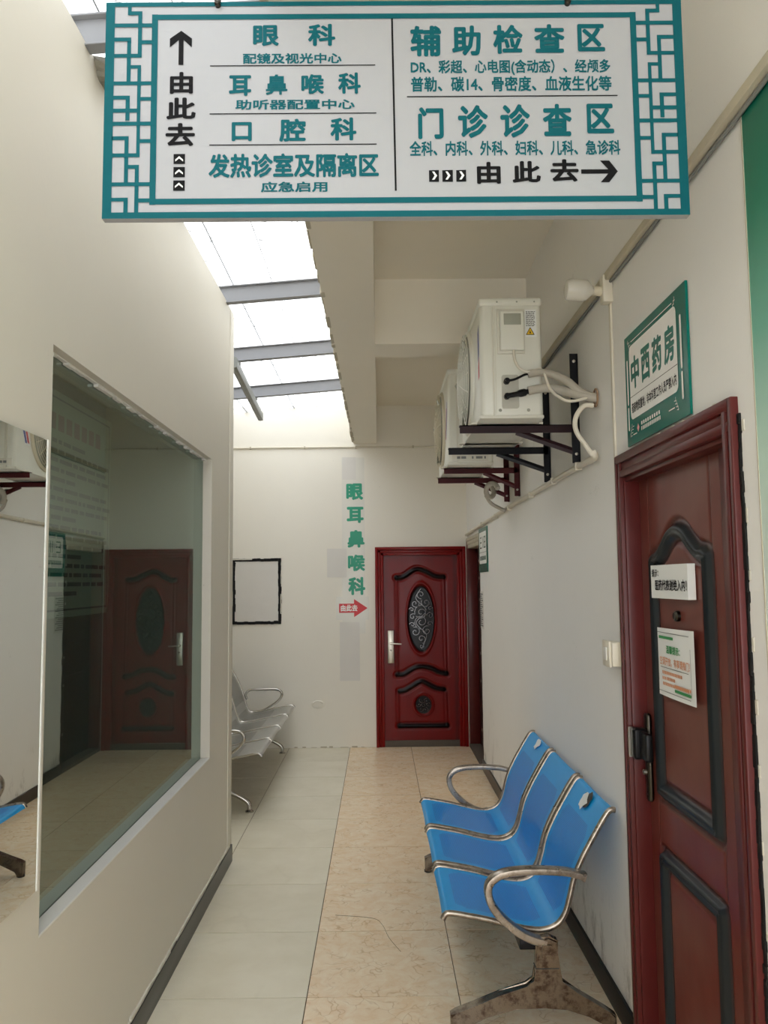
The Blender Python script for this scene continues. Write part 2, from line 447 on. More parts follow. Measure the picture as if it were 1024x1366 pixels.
# corner bead slightly proud at the wall end
part_box('corner_bead', 'plaster_left', wall_left, XL-.05, ye-.11, .1, XL+.004, ye+.004, 3.29, bev=.003)
bm = BM(); box(bm, -3.0, ye-.12, 0, XL-.12, ye, 3.3); struct('wall_alcove_front', bm, 'plaster_left')
bm = BM(); box(bm, -1.72, ye, 0, -1.6, YF, 3.42); struct('wall_alcove', bm, 'plaster_left')
# dim room behind the glass
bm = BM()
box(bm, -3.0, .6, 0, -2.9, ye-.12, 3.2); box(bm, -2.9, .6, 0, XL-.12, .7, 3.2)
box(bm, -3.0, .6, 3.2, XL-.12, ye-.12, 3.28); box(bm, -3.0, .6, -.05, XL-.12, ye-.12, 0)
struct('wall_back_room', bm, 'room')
# far wall
bm = BM(); box(bm, -1.9, YF, 0, -.03, YF+.2, 3.42); box(bm, .87, YF, 0, 1.2, YF+.2, 3.42); box(bm, -.03, YF, 1.965, .87, YF+.2, 3.42)
bmesh.ops.remove_doubles(bm, verts=bm.verts[:], dist=.0001)
wall_far = struct('wall_far', bm, 'plaster_far')
# right wall with two door openings
D1 = (1.975, 2.935, 2.065); D3 = (7.16, 8.10, 2.03)
bm = BM(); xa, xb = XR, XR+.22
box(bm, xa, YB, 0, xb, D1[0], 3.42); box(bm, xa, D1[1], 0, xb, D3[0], 3.42); box(bm, xa, D3[1], 0, xb, YF, 3.42)
box(bm, xa, D1[0], D1[2], xb, D1[1], 3.42); box(bm, xa, D3[0], D3[2], xb, D3[1], 3.42)
bmesh.ops.remove_doubles(bm, verts=bm.verts[:], dist=.0001)
wall_right = struct('wall_right', bm, 'plaster_right')
# ceiling slab (right part), longitudinal beam, cross beam
bm = BM(); box(bm, -.05, -1.6, 3.42, 1.2, YF+.2, 3.55); struct('ceiling', bm, 'ceiling')
bm = BM()
prof = [(-.278, -1.6), (-.268, 3.0), (-.247, YF), (-.011, YF), (-.011, -1.6)]
vs0 = [bm.verts.new((x, y, 3.027)) for x, y in prof]; vs1 = [bm.verts.new((x, y, 3.56)) for x, y in prof]
bm.faces.new(vs0[::-1]); bm.faces.new(vs1)
for k in range(5): bm.faces.new((vs0[k], vs0[(k+1) % 5], vs1[(k+1) % 5], vs1[k]))
cb = struct('ceiling_beam', bm, 'ceiling')
# chipped plaster arris along the skylight edge
bm = BM(); r0 = random.Random(3); yy = .2
while yy < 8.0:
    L = r0.uniform(.05, .2); xe = -.2745+.0038*max(0, yy-3.0)*1.2 if yy > 3 else -.273
    w = r0.uniform(.0, .003)
    box(bm, xe-w, yy, 3.02+r0.uniform(0, .01), xe+.02, yy+L, 3.07, bev=.003, seg=1); yy += L+r0.uniform(0, .12)
box(bm, -.262, 7.35, 3.0, -.245, 7.62, 3.09, bev=.006); box(bm, -.26, 7.7, 3.01, -.243, 7.95, 3.06, bev=.006)
stuff(link('chipped_edge', bm, 'conduit', cb))
bm = BM(); box(bm, -.011, 4.67, 3.027, XR, 4.95, 3.42); struct('ceiling_cross_beam', bm, 'ceiling')
# skirtings
bm = BM(); box(bm, XL, YB, 0, XL+.012, ye+.002, .098, bev=.002); struct('baseboard_left', bm, 'skirting', smooth=True)
bm = BM()
box(bm, XR-.014, D1[1]+.02, 0, XR, 7.13, .09, bev=.002); struct('baseboard_right', bm, 'skirting', smooth=True)
bm = BM()
box(bm, XR-.014, YB, 0, XR, 1.95, .09, bev=.002); struct('baseboard_right_front', bm, 'skirting', smooth=True)
# grime-filled plaster gap above the left skirting
bm = BM(); r0 = random.Random(5); y = YB
while y < 4.8:
    L = r0.uniform(.04, .16); box(bm, XL-.002, y, .094, XL+r0.uniform(.004, .009), y+L, .098+r0.uniform(.004, .016), bev=.002, seg=1); y += L
stuff(struct('plaster_lip', bm, 'sealant_white', wall_left))

# ------------------------------------------------------------------ window_1 in the left wall
w1 = empty('window_1', (XL, WO[0], 0), LEFT, label='large dark tinted interior window recessed in the cream left wall', cat='window', kind='structure')
wl = WO[1]-WO[0]
bm = BM(); rect(bm, -.02, WO[2]-.02, wl+.02, WO[3]+.02, .048)
for f in bm.faces: pass
link('glass_pane', bm, 'glass', w1)
bm = BM()
box(bm, 0, .0, WO[2]-.0, wl, .046, WO[2]+.006, bev=.001)
link('sill', bm, 'white_paint', w1)
bm = BM(); r0 = random.Random(9); u = 0
while u < wl:
    L = r0.uniform(.02, .09); box(bm, u, .03, WO[3]-r0.uniform(.001, .012), u+L, .047, WO[3]+.002, bev=.0015, seg=1); u += L
stuff(link('paint_drips', bm, 'white_paint', w1))
# notice taped up inside the room, seen dimly through the pane
nb = empty('wall_notice', (XL-.085, 2.15, 0), LEFT, label='faint framed text notice seen through the dark left window glass', cat='poster')
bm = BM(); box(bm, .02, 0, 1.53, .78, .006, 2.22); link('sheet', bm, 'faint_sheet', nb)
bm = BM()
for zz in (1.55, 2.195):
    rect(bm, .04, zz, .76, zz+.006, -.001)
rect(bm, .754, 1.55, .76, 2.2, -.001); rect(bm, .04, 1.55, .046, 2.2, -.001)
r0 = random.Random(4)
for k in range(17):
    z = 2.06-.029*k; u = .08
    while u < .70*(1 if k % 4 else .6):
        L = r0.uniform(.02, .12); rect(bm, u, z, u+L, z+.013, -.001); u += L+.012
stuff(link('text_lines', bm, 'faint_ink', nb))
bm = BM()
for k in range(8): rect(bm, .16+.065*k, 2.10, .16+.065*k+.048, 2.15, -.0012)
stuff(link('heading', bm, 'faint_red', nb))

# mirror left of the window
mr_ = empty('wall_mirror', (XL, 1.18, 0), LEFT, label='bright frameless mirror on the left wall reflecting blue bench', cat='mirror')
bm = BM(); box(bm, 0, -.008, .853, .962, -.001, 2.016); link('mirror_glass', bm, 'mirror', mr_)
bm = BM(); box(bm, .962, -.010, .851, .972, 0, 2.018, bev=.001); box(bm, -.01, -.010, .851, 0, 0, 2.018, bev=.001)
link_split('edge_strip', bm, 'white_paint', mr_)

# ------------------------------------------------------------------ doors
def dist_poly(X, Z, pts):
    d = np.full(X.shape, 1e9)
    for (ax, az), (bx_, bz_) in zip(pts, pts[1:]):
        dx, dz = bx_-ax, bz_-az; L = dx*dx+dz*dz+1e-12
        s = np.clip(((X-ax)*dx+(Z-az)*dz)/L, 0, 1)
        d = np.minimum(d, np.hypot(X-ax-s*dx, Z-az-s*dz))
    return d
def smooth2(pts, n=6): return [(v.x, v.z) for v in cat_rom([(x, 0, z) for x, z in pts], n)]
def door_leaf(name, parent, x0, z0, x1, z1, yf, depth_fn, mat, step=.006, thick=.05):
    nx, nz = int((x1-x0)/step)+1, int((z1-z0)/step)+1
    xs = np.linspace(x0, x1, nx); zs = np.linspace(z0, z1, nz)
    X, Z = np.meshgrid(xs, zs); H, P = depth_fn(X, Z)
    co = np.stack([X, yf-H, Z], -1).reshape(-1, 3)
    i = np.arange(nx*nz).reshape(nz, nx)
    f = np.stack([i[:-1, :-1], i[:-1, 1:], i[1:, 1:], i[1:, :-1]], -1).reshape(-1, 4)
    me = bpy.data.meshes.new(name); me.from_pydata(co.tolist(), [], f.tolist())
    at = me.attributes.new('paint', 'FLOAT', 'POINT'); at.data.foreach_set('value', P.reshape(-1).astype(np.float32))
    for p in me.polygons: p.use_smooth = True
    o = link_me(name, me, mat, parent)
    bm = BM(); box(bm, x0, yf+.014, z0, x1, yf+thick, z1); link('leaf_core', bm, mat, parent)
    return o
def frame_bars(parent, mat, W_, H_, fw_, proud, yb, z0=0, top=True, steps=3):
    """stepped architrave: each side its own part, profile steps inward"""
    def stepped(bm, a, b, horiz, flip):
        # a..b along the bar; profile across of width fw_
        for k in range(steps):
            s0 = fw_*k/steps; s1 = fw_*(k+1)/steps; pr = proud*(1-.28*k) if k != 1 else proud*.55
            if horiz: box(bm, a, -pr, H_-s1, b, yb, H_-s0, bev=.003, seg=2)
            elif not flip: box(bm, s0, -pr, a, s1, yb, b, bev=.003, seg=2)
            else: box(bm, W_-s1, -pr, a, W_-s0, yb, b, bev=.003, seg=2)
    bm = BM(); stepped(bm, z0, H_-fw_*.0, False, False); link('door_jamb', bm, mat, parent, smooth=True)
    bm = BM(); stepped(bm, z0, H_-fw_*.0, False, True); link('door_jamb', bm, mat, parent, smooth=True)
    bm = BM(); stepped(bm, fw_*.3, W_-fw_*.3, True, False); link('door_lintel', bm, mat, parent, smooth=True)

# --- door_2: cherry red door in the far wall
d2 = empty('door_2', (-.040, YF, 0), 0, label='glossy cherry red security door with carved oval in the far wall', cat='door', kind='structure')
frame_bars(d2, 'frame_red', .908, 1.972, .085, .03, .04)
cu = lambda x: (x-52)*.001604
cv = lambda y: (1300-y)*.001571
A1 = smooth2([(cu(x), cv(y)) for x, y in [(185, 240), (215, 240), (250, 222), (290, 195), (325, 187), (365, 200), (405, 222), (440, 236), (480, 238)]])
A2 = smooth2([(cu(x), cv(y)) for x, y in [(185, 855), (222, 852), (260, 830), (300, 810), (345, 806), (400, 817), (440, 838), (490, 850)]])
A3 = smooth2([(cu(x), cv(y)) for x, y in [(200, 958), (230, 952), (270, 930), (310, 905), (340, 897), (375, 914), (420, 938), (470, 948)]])
A4 = [(cu(195), cv(1173)), (cu(490), cv(1173))]
S1 = [(cu(188), cv(240)), (cu(188), cv(852))]; S2 = [(cu(482), cv(240)), (cu(489), cv(850))]
S3 = [(cu(190), cv(955)), (cu(190), cv(1172))]; S4 = [(cu(484), cv(950)), (cu(489), cv(1172))]
ovc = (cu(337), cv(502)); ovr = (.145, .352); cic = (cu(345), cv(1043)); cir = (.098, .108)
def h2(X, Z):
    dk = np.minimum.reduce([dist_poly(X, Z, a) for a in (A1, A2, A3, A4)])
    dw = np.minimum.reduce([dist_poly(X, Z, a) for a in (S1, S2, S3, S4)])
    g = lambda d, c, w: np.exp(-((d-c)/w)**2)
    H = .012*g(dk, 0, .013) - .007*g(dk, .028, .010) + .0025*g(dw, 0, .008) - .002*g(dw, .016, .008)
    e = np.hypot((X-ovc[0])/ovr[0], (Z-ovc[1])/ovr[1]); c = np.hypot((X-cic[0])/cir[0], (Z-cic[1])/cir[1])
    H = np.where(e < 1, -.008*np.clip((1-e)*8, 0, 1), H) + .007*g((e-1.0)*.15, 0, .008)
    H = np.where(c < .95, -.006*np.clip((.95-c)*8, 0, 1), H) + .006*g((c-1.0)*.1, 0, .007)
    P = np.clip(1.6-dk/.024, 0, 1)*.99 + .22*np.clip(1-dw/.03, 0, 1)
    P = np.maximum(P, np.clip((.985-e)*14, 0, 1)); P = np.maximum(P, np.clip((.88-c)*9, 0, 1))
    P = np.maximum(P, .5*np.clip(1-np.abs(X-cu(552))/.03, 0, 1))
    return H, np.clip(P, 0, 1)
door_leaf('door_leaf', d2, .08, .055, .83, 1.89, .02, h2, 'door_red')
# carved scrolls
def spiral(cx, cz, r0_, turns, a0, dirn=1, n=20):
    out = []
    for k in range(n+1):
        s = k/n; r = r0_*(1-.85*s); a = a0+dirn*turns*2*PI*s
        out.append((cx+r*math.cos(a), .012, cz+r*math.sin(a)))
    return out
bm = BM(); ox, oz = ovc
specs = [(0, .24, .045, 1.2, -1.5), (.05, .16, .05, 1.3, 2.6), (-.06, .15, .045, 1.2, .5), (0, .06, .075, 1.6, 1.5), (.0, -.03, .075, 1.5, -1.6),
         (-.085, .02, .035, 1.2, 0), (.09, .03, .035, 1.2, 3), (.055, -.12, .05, 1.3, 1.2), (-.06, -.13, .05, 1.3, 2), (0, -.2, .045, 1.2, -1.5), (0, -.27, .03, 1.1, 1.5),
         (.09, .1, .025, 1, 0), (-.095, .09, .025, 1, 3), (.085, -.05, .028, 1, 0), (-.09, -.06, .028, 1, 3)]
for i, (dx, dz, r, tn, a0) in enumerate(specs):
    tube(bm, spiral(ox+dx, oz+dz, r, tn, a0, 1 if i % 2 else -1), .0075, 6)
tube(bm, cat_rom([(ox, .012, oz+.3), (ox-.05, .012, oz+.2), (ox+.05, .012, oz+.08), (ox-.05, .012, oz-.04), (ox+.05, .012, oz-.16), (ox, .012, oz-.3)], 6), .008, 6)
link('oval_carving', bm, 'carving', d2, smooth=True)
bm = BM()
for k in range(6):
    a = k*PI/3; tube(bm, spiral(cic[0]+.045*math.cos(a), cic[1]+.048*math.sin(a), .024, 1, a), .006, 6)
tube(bm, spiral(cic[0], cic[1], .03, 1.3, 0), .007, 6)
link('round_carving', bm, 'carving', d2, smooth=True)
bm = BM(); tube(bm, [(ovc[0]+(ovr[0]+.003)*math.cos(a), .012, ovc[1]+(ovr[1]+.003)*math.sin(a)) for a in np.linspace(0, 2*PI, 48, False)], .006, 6, closed=True)
tube(bm, [(cic[0]+(cir[0])*math.cos(a), .014, cic[1]+(cir[1])*math.sin(a)) for a in np.linspace(0, 2*PI, 32, False)], .005, 6, closed=True)
link('carving_rim', bm, 'frame_red', d2, smooth=True)
bm = BM(); box(bm, cu(127), -.012, cv(780), cu(165), .02, cv(575), bev=.004); hl = link('lock_plate', bm, 'nickel', d2, smooth=True)
bm = BM(); lathe(bm, [(.014, 0), (.014, .03), (.011, .035)], axis((cu(146), -.012, cv(655)), (0, -1, 0)), 14)
tube(bm, [(cu(142), -.045, cv(655)), (cu(165), -.046, cv(656)), (cu(195), -.045, cv(658)), (cu(211), -.042, cv(659))], (.008, .006), 8); link('lever_handle', bm, 'nickel', hl, smooth=True)
bm = BM(); lathe(bm, [(.009, 0), (.009, .008), (.006, .010)], axis((cu(147), -.012, cv(698)), (0, -1, 0)), 14); link('key_cylinder', bm, 'steel', hl, smooth=True)
part_box('threshold', 'cork_brown', d2, .085, -.005, 0, .825, .04, .06, bev=.004)

# --- door_1: brown-red door in the right wall
d1 = empty('door_1', (XR, 2.95, 0), RIGHT, label='large aged red-brown door with notices on the right wall', cat='door', kind='structure')
def fb(x0_, x1_, z0_, z1_):
    pass
Wd, Hd = .99, 2.08
def jamb(xs_, name='door_jamb'):
    bm = BM()
    for a, b, y0_, y1_ in xs_: box(bm, a, y0_, 0, b, y1_, Hd-.001, bev=.004)
    return link(name, bm, 'frame_brown', d1, smooth=True)
jamb([(0, .022, -.02, .08), (.018, .038, -.012, .08), (.034, .054, -.018, .08), (.05, .062, -.004, .08)])
jamb([(Wd-.022, Wd, -.02, .08), (Wd-.042, Wd-.018, -.012, .08), (Wd-.064, Wd-.038, -.018, .08), (Wd-.20, Wd-.06, .03, .08)])
bm = BM()
box(bm, .012, -.020, Hd-.032, Wd-.012, .08, Hd, bev=.005); box(bm, .02, -.010, Hd-.062, Wd-.02, .08, Hd-.028, bev=.004)
box(bm, .03, -.017, Hd-.085, Wd-.03, .08, Hd-.058, bev=.005); box(bm, .05, .0, Hd-.10, Wd-.05, .08, Hd-.08, bev=.004)
link('door_lintel', bm, 'frame_brown', d1, smooth=True)
gL, gR = .15, .672; mid = .41
def shift(pts, d): return pts
UP = [(.183, .925), (.183, 1.69), (.205, 1.70), (.245, 1.705), (.30, 1.735), (.35, 1.768), (.41, 1.782), (.47, 1.768), (.52, 1.735), (.575, 1.705), (.615, 1.70), (.64, 1.69), (.64, .925), (.183, .925)]
LO = [(.183, .705), (.64, .705), (.64, .16), (.183, .16), (.183, .705)]
top_arc = smooth2(UP[2:11], 5)
UPs = [UP[0], UP[1]]+top_arc+[UP[11], UP[12], UP[13]]
arc2 = smooth2([(.15, 1.725), (.20, 1.735), (.245, 1.742), (.30, 1.772), (.35, 1.808), (.41, 1.822), (.47, 1.808), (.52, 1.772), (.575, 1.742), (.62, 1.735), (.672, 1.725)], 5)
def h1(X, Z):
    g = lambda d, c, w: np.exp(-((d-c)/w)**2)
    dk = np.minimum(dist_poly(X, Z, UPs), dist_poly(X, Z, LO))
    H = .013*g(dk, .010, .008) + .006*g(dk, 0, .010) - .010*g(dk, .032, .009)
    gr = np.minimum.reduce([dist_poly(X, Z, [(gL, .12), (gL, 1.99)]), dist_poly(X, Z, [(gR, .12), (gR, 1.99)]), dist_poly(X, Z, arc2),
                            dist_poly(X, Z, [(gL, .885), (gR, .885)]), dist_poly(X, Z, [(gL, .735), (gR, .735)])])
    H = H - .004*g(gr, 0, .0035)
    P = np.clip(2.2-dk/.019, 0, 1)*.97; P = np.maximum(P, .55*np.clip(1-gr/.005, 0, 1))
    return H, np.clip(P, 0, 1)
door_leaf('door_leaf', d1, .055, .02, .80, 1.99, .05, h1, 'door_brown')
# lock with lever
bm = BM(); box(bm, .075, .028, .865, .112, .05, 1.165, bev=.012, seg=3); lk = link('lock_plate', bm, 'dark_metal', d1, smooth=True)
bm = BM(); box(bm, .072, -.016, 1.01, .115, .03, 1.115, bev=.008, seg=3); box(bm, .115, .0, 1.015, .19, .025, 1.108, bev=.008)
link('lever_handle', bm, 'black_plastic', lk, smooth=True)
bm = BM(); pts = [(.010*math.sin(a)*-1, 1.0625+.052*math.cos(a)) for a in np.linspace(0, PI, 12)]
prism(bm, [(.066+p[0]*1.2, p[1]) for p in pts], -.020, -.004); link('thumb_piece', bm, 'nickel', lk)
bm = BM(); lathe(bm, [(.009, 0), (.009, .012), (.006, .014)], axis((.094, .03, .965), (0, -1, 0)), 14); link('key_cylinder', bm, 'nickel', lk, smooth=True)
bm = BM(); lathe(bm, [(.017, 0), (.017, .010), (.012, .016), (.006, .014)], axis((.40, .050, 1.513), (0, -1, 0)), 20); link('peephole', bm, 'dark_metal', d1, smooth=True)
# flaking filler and black sealant down the near side of the frame
bm = BM(); r0 = random.Random(12); z = .0
while z < 2.02:
    L = r0.uniform(.012, .04); w = .012+.010*noise.noise(Vector((z*5, 1, 0)))+r0.uniform(0, .006)
    box(bm, Wd-.004, -.003-r0.uniform(0, .003), z, Wd+w, .01, z+L+.01, bev=.002, seg=1); z += L
stuff(link('black_sealant', bm, 'sealant', d1))
bm = BM(); z = .0
while z < 2.05:
    L = r0.uniform(.01, .05); w = r0.uniform(.024, .032)
    box(bm, Wd+.016, -.002, z, Wd+w, .01, z+L, bev=.002, seg=1); z += L+r0.uniform(.02, .2)
u = .45
while u < .95:
    box(bm, u, -.016, Hd-.002, u+.02, .0, Hd+r0.uniform(.001, .005), bev=.001, seg=1); u += r0.uniform(.03, .09)
stuff(link('flaking_filler', bm, 'sealant_white', d1))
bm = BM(); box(bm, -.012, -.006, .0, .001, .0, 2.07, bev=.002); link('caulk_line', bm, 'conduit', d1)

# --- door_3: dark door in the right wall by the far corner
d3 = empty('door_3', (XR, 8.12, 0), RIGHT, label='dark brown door edge-on in the right wall at far corner', cat='door', kind='structure')
W3, H3 = .975, 2.05
bm = BM(); box(bm, .0, -.012, 0, .045, .10, H3, bev=.004); link('door_jamb', bm, 'frame_brown', d3, smooth=True)
bm = BM(); box(bm, W3-.04, -.004, 0, W3, .12, H3, bev=.004); link('door_jamb', bm, 'door_dark', d3, smooth=True)
bm = BM()
for k in range(3): box(bm, 0, -.014+.005*k, H3-.035*(k+1), W3, .10, H3-.035*k, bev=.004)
link('door_lintel', bm, 'conduit', d3, smooth=True)
bm = BM(); box(bm, .045, .09, .02, W3-.04, .13, H3-.1, bev=.002)
for zc, hh in ((1.45, .75), (.5, .6)): box(bm, .2, .08, zc-hh/2, .75, .10, zc+hh/2, bev=.008)
link('door_leaf', bm, 'door_dark', d3, smooth=True)
bm = BM()
for z in (1.79, 1.64, 1.45, .98, .74, .32): box(bm, W3-.037, -.007, z, W3-.012, -.002, z+.022, bev=.001)
stuff(link('screw_plate', bm, 'nickel', d3))
part_box('threshold', 'cork_brown', d3, 0, -.015, 0, W3, .13, .035, bev=.004)
bm = BM(); r0 = random.Random(2); z = 0
while z < 2.0:
    L = r0.uniform(.03, .09); box(bm, W3-.002, -.006, z, W3+r0.uniform(.006, .016), .0, z+L, bev=.002, seg=1); z += L*.95
stuff(link('black_sealant', bm, 'door_dark', d3))

# ------------------------------------------------------------------ skylight
def zroof(x): return 3.287+.079*(x+.891)
def steel_beam(y, xl_, label):
    o = empty('steel_beam', (0, y, 0), 0, label=label, cat='beam', group='grey steel beams under the skylight')
    a, b = xl_, -.262; h = .104
    def slab(name, dz0, dz1, y0_, y1_):
        bm = BM(); vs = []
        for x in (a, b):
            for dz in (dz0, dz1):
                for yy_ in (y0_, y1_): vs.append(bm.verts.new((x, yy_, zroof(x)+dz)))
        for f in ((0, 1, 3, 2), (4, 6, 7, 5), (0, 4, 5, 1), (2, 3, 7, 6), (0, 2, 6, 4), (1, 5, 7, 3)): bm.faces.new([vs[k] for k in f])
        bmesh.ops.bevel(bm, geom=bm.edges[:], offset=.0015, segments=1, affect='EDGES')
        link(name, bm, 'beam_grey', o)
    slab('web', .006, h-.006, .022, .028); slab('bottom_flange', 0, .007, 0, .05); slab('top_flange', h-.007, h, 0, .05)
steel_beam(2.36, -1.0, 'grey steel beam nearest the viewer, just left of the hanging sign')
steel_beam(3.53, -1.0, 'grey steel beam across the skylight, hidden behind the hanging sign')
steel_beam(4.67, -1.0, 'grey steel beam across the skylight at the end of the left wall')
steel_beam(5.90, -1.62, 'grey steel beam across the skylight, middle one beyond the left wall')
steel_beam(7.06, -1.62, 'grey steel beam across the skylight nearest the far wall')
o = empty('steel_tube', (0, 0, 0), 0, label='short weathered steel tube hanging lengthwise under the skylight beams', cat='tube')
bm = BM(); tube(bm, [(-1.04, 5.75, 3.225), (-1.13, 7.7, 3.225)], (.042, .026), 8, ref=(0, 0, 1), prof='sq'); link('tube_body', bm, 'tube_grey', o)
part_box('end_cap', 'tube_grey', o, -1.150, 7.7, 3.188, -1.106, 7.706, 3.262)
bm = BM(); box(bm, -1.14, 7.07, 3.25, -1.07, 7.10, 3.272); box(bm, -1.09, 5.91, 3.25, -1.02, 5.94, 3.275); link_split('clip', bm, 'tube_grey', o)
rs = tag(empty('roof_glazing', (0, 0, 0)), 'speckled translucent skylight sheets laid over grey steel beams', 'skylight', kind='structure')
rs['category'] = 'skylight'
def sheet(x0_, x1_, lift):
    bm = BM(); n = 8; vs = []
    for k in range(n+1):
        x = x0_+(x1_-x0_)*k/n
        for y in (-.6, 9.4): vs.append(bm.verts.new((x, y, zroof(x)+.106+lift)))
    for k in range(n): bm.faces.new((vs[2*k], vs[2*k+1], vs[2*k+3], vs[2*k+2]))
    link('roof_sheet', bm, 'roof_sheet', rs)
sheet(-2.6, -1.32, 0); sheet(-1.34, -.84, .004); sheet(-.86, -.16, .008)
bm = BM()
for x in (-1.33, -.85, -.62):
    tube(bm, [(x, -.6, zroof(x)+.106), (x, 9.4, zroof(x)+.106)], .0022, 5)
stuff(link('sheet_seam', bm, 'grey_print', rs))
# broken concrete lump beside the nearest beam on the wall top
o = empty('concrete_lump', (-.835, 2.52, 3.27), 0, label='rough lump of concrete on wall top under the nearest beam', cat='rubble')
bm = BM(); bmesh.ops.create_icosphere(bm, subdivisions=3, radius=1)
for v in bm.verts:
    n_ = noise.noise(v.co*1.7)*.35+noise.noise(v.co*5)*.12
    c = Vector([math.copysign(min(abs(x), .75), x) for x in v.co])*(1+n_); v.co = Vector((c.x*.11, c.y*.09, c.z*.045+.02))
link('lump', bm, 'concrete', o)

# ------------------------------------------------------------------ hanging direction sign
SY = 1.78
sg = empty('hanging_sign', (-.623, SY, 0), 0, label='large white and teal Chinese direction sign hanging overhead', cat='sign')
SW = 1.342; SZ0, SZ1 = 2.460, 2.982
K = .0018566
def su(px): return (px-139.5)*K*(1+0)              # sign design units to metres
def sv(py): return SZ1-(py-3)*(SZ1-SZ0)/288.5
part_box('board', 'sign_white', sg, 0, 0, SZ0, SW, .02, SZ1)
SX = SW/(916-139.5)
def row(x, y): return ((x-139.5)*SX, sv(y))
bm = BM(); bk = BM(); FY = -.0012
def fr(b, x0_, y0_, x1_, y1_):
    a = row(x0_, y0_); c = row(x1_, y1_); rect(b, a[0], c[1], c[0], a[1], FY)
# border and lattice in the units of the left end (942-px wide crop, 4.71 px per photo px)
def lat(x0_, y0_, x1_, y1_):
    X0, X1 = 140+x0_/4.71, 140+x1_/4.71; Y0, Y1 = y0_/4.71, y1_/4.71
    fr(bm, X0, Y0, X1, Y1)
    fr(bm, 1055.5-X1, Y0, 1055.5-X0, Y1)
SXR = None
fr(bm, 139.5, 3, 916, 9); fr(bm, 139.5, 283.5, 916, 291.5)
lat(-2, 14, 55, 1368)
lat(290, 93, 328, 1290)
fr(bm, 202, 20, 853.5, 27); fr(bm, 202, 266, 853.5, 273.5)
for s in [(137, 30, 160, 95), (137, 72, 228, 97), (203, 72, 228, 360), (55, 150, 290, 175), (228, 258, 290, 282), (55, 240, 160, 265),
          (135, 240, 160, 542), (55, 343, 228, 367), (158, 415, 225, 437), (203, 415, 225, 994), (55, 518, 290, 542), (225, 617, 290, 640),
          (55, 608, 158, 632), (132, 608, 158, 765), (55, 690, 225, 715), (50, 772, 290, 797), (225, 882, 290, 905), (50, 863, 155, 887),
          (130, 863, 155, 1150), (50, 970, 225, 994), (155, 1042, 222, 1066), (197, 1042, 222, 1340), (50, 1150, 290, 1174),
          (222, 1250, 290, 1275), (50, 1245, 157, 1268), (130, 1245, 157, 1340)]:
    lat(*s)
stuff(link('lattice_border', bm, 'teal', sg))
TB, KB = BM(), BM()
def put(b, s, ox_, x0_, y0_, x1_, y1_, bold=.03, rot=0):
    nm_ = 'character' if len(s) == 1 else 'text_line'; mt_ = 'ink' if b is KB else 'teal'; b = BM()
    s_ = 2.438; a = row(ox_+x0_/s_, y0_/s_); c = row(ox_+x1_/s_, y1_/s_)
    write(b, s, a[0], c[1], c[0], a[1], FY, bold); (stuff if len(s) > 8 else (lambda q: q))(link(nm_, b, mt_, sg))
Lf = [('眼', 530, 85, 615, 155), ('科', 710, 82, 800, 155), ('耳', 452, 250, 525, 318), ('鼻', 572, 248, 643, 315), ('喉', 688, 248, 762, 313), ('科', 808, 243, 882, 313),
      ('口', 462, 403, 527, 465), ('腔', 616, 393, 702, 468), ('科', 782, 390, 867, 465)]
for g in Lf: put(TB, g[0], 120, *g[1:], bold=.024 if g[0] == '鼻' else .036)
put(TB, '发热诊室及隔离区', 120, 388, 505, 938, 583, bold=.034)
put(TB, '配镜及视光中心', 120, 497, 178, 820, 213, bold=.030); put(TB, '助听器配置中心', 120, 473, 330, 862, 363, bold=.030)
put(TB, '应急启用', 120, 557, 596, 772, 630, bold=.030)
for g in [('辅', 70, 90, 172, 192), ('助', 207, 90, 302, 190), ('检', 342, 88, 440, 185), ('查', 477, 87, 578, 182), ('区', 620, 87, 710, 178),
          ('门', 92, 358, 175, 462), ('诊', 222, 352, 320, 460), ('诊', 360, 350, 457, 460), ('查', 498, 350, 593, 455), ('区', 642, 350, 730, 447)]:
    put(TB, g[0], 520, *g[1:], bold=.036)
put(TB, 'DR、彩超、心电图(含动态）、经颅多', 520, 70, 203, 725, 255, bold=.028)
put(TB, '普勒、碳14、骨密度、血液生化等', 520, 70, 258, 727, 308, bold=.028)
put(TB, '全科、内科、外科、妇科、儿科、急诊科', 520, 63, 468, 748, 517, bold=.028)
for g in [('由', 260, 238, 335, 310), ('此', 250, 322, 345, 393), ('去', 248, 405, 343, 480)]: put(KB, g[0], 120, *g[1:], bold=.036)
for g in [('由', 280, 537, 357, 608), ('此', 395, 535, 487, 605), ('去', 518, 530, 610, 603)]: put(KB, g[0], 520, *g[1:], bold=.036)
def pp(b, ox_, pts, y=FY): poly(b, [row(ox_+x/2.438, yy_/2.438) for x, yy_ in pts], y)
pp(KB, 120, [(295, 102), (330, 128), (330, 157), (303, 133), (303, 128)]); pp(KB, 120, [(295, 102), (303, 128), (287, 128), (287, 133), (258, 157), (258, 128)])
pp(KB, 120, [(287, 128), (303, 128), (303, 215), (287, 215)])
pp(KB, 520, [(618, 563), (712, 563), (712, 577), (618, 577)])
pp(KB, 520, [(680, 535), (710, 535), (737, 570), (712, 570)]); pp(KB, 520, [(712, 570), (737, 570), (708, 605), (680, 605)])
for x0_, x1_, y0_, y1_ in ((275, 312, 505, 537), (275, 312, 547, 580), (275, 312, 590, 623)):
    pp(KB, 120, [(x0_, y0_), (x1_, y0_), (x1_, y1_), (x0_, y1_)])
for x0_, x1_ in ((125, 157), (168, 202), (213, 245)): pp(KB, 520, [(x0_, 563), (x1_, 562), (x1_, 600), (x0_, 600)])
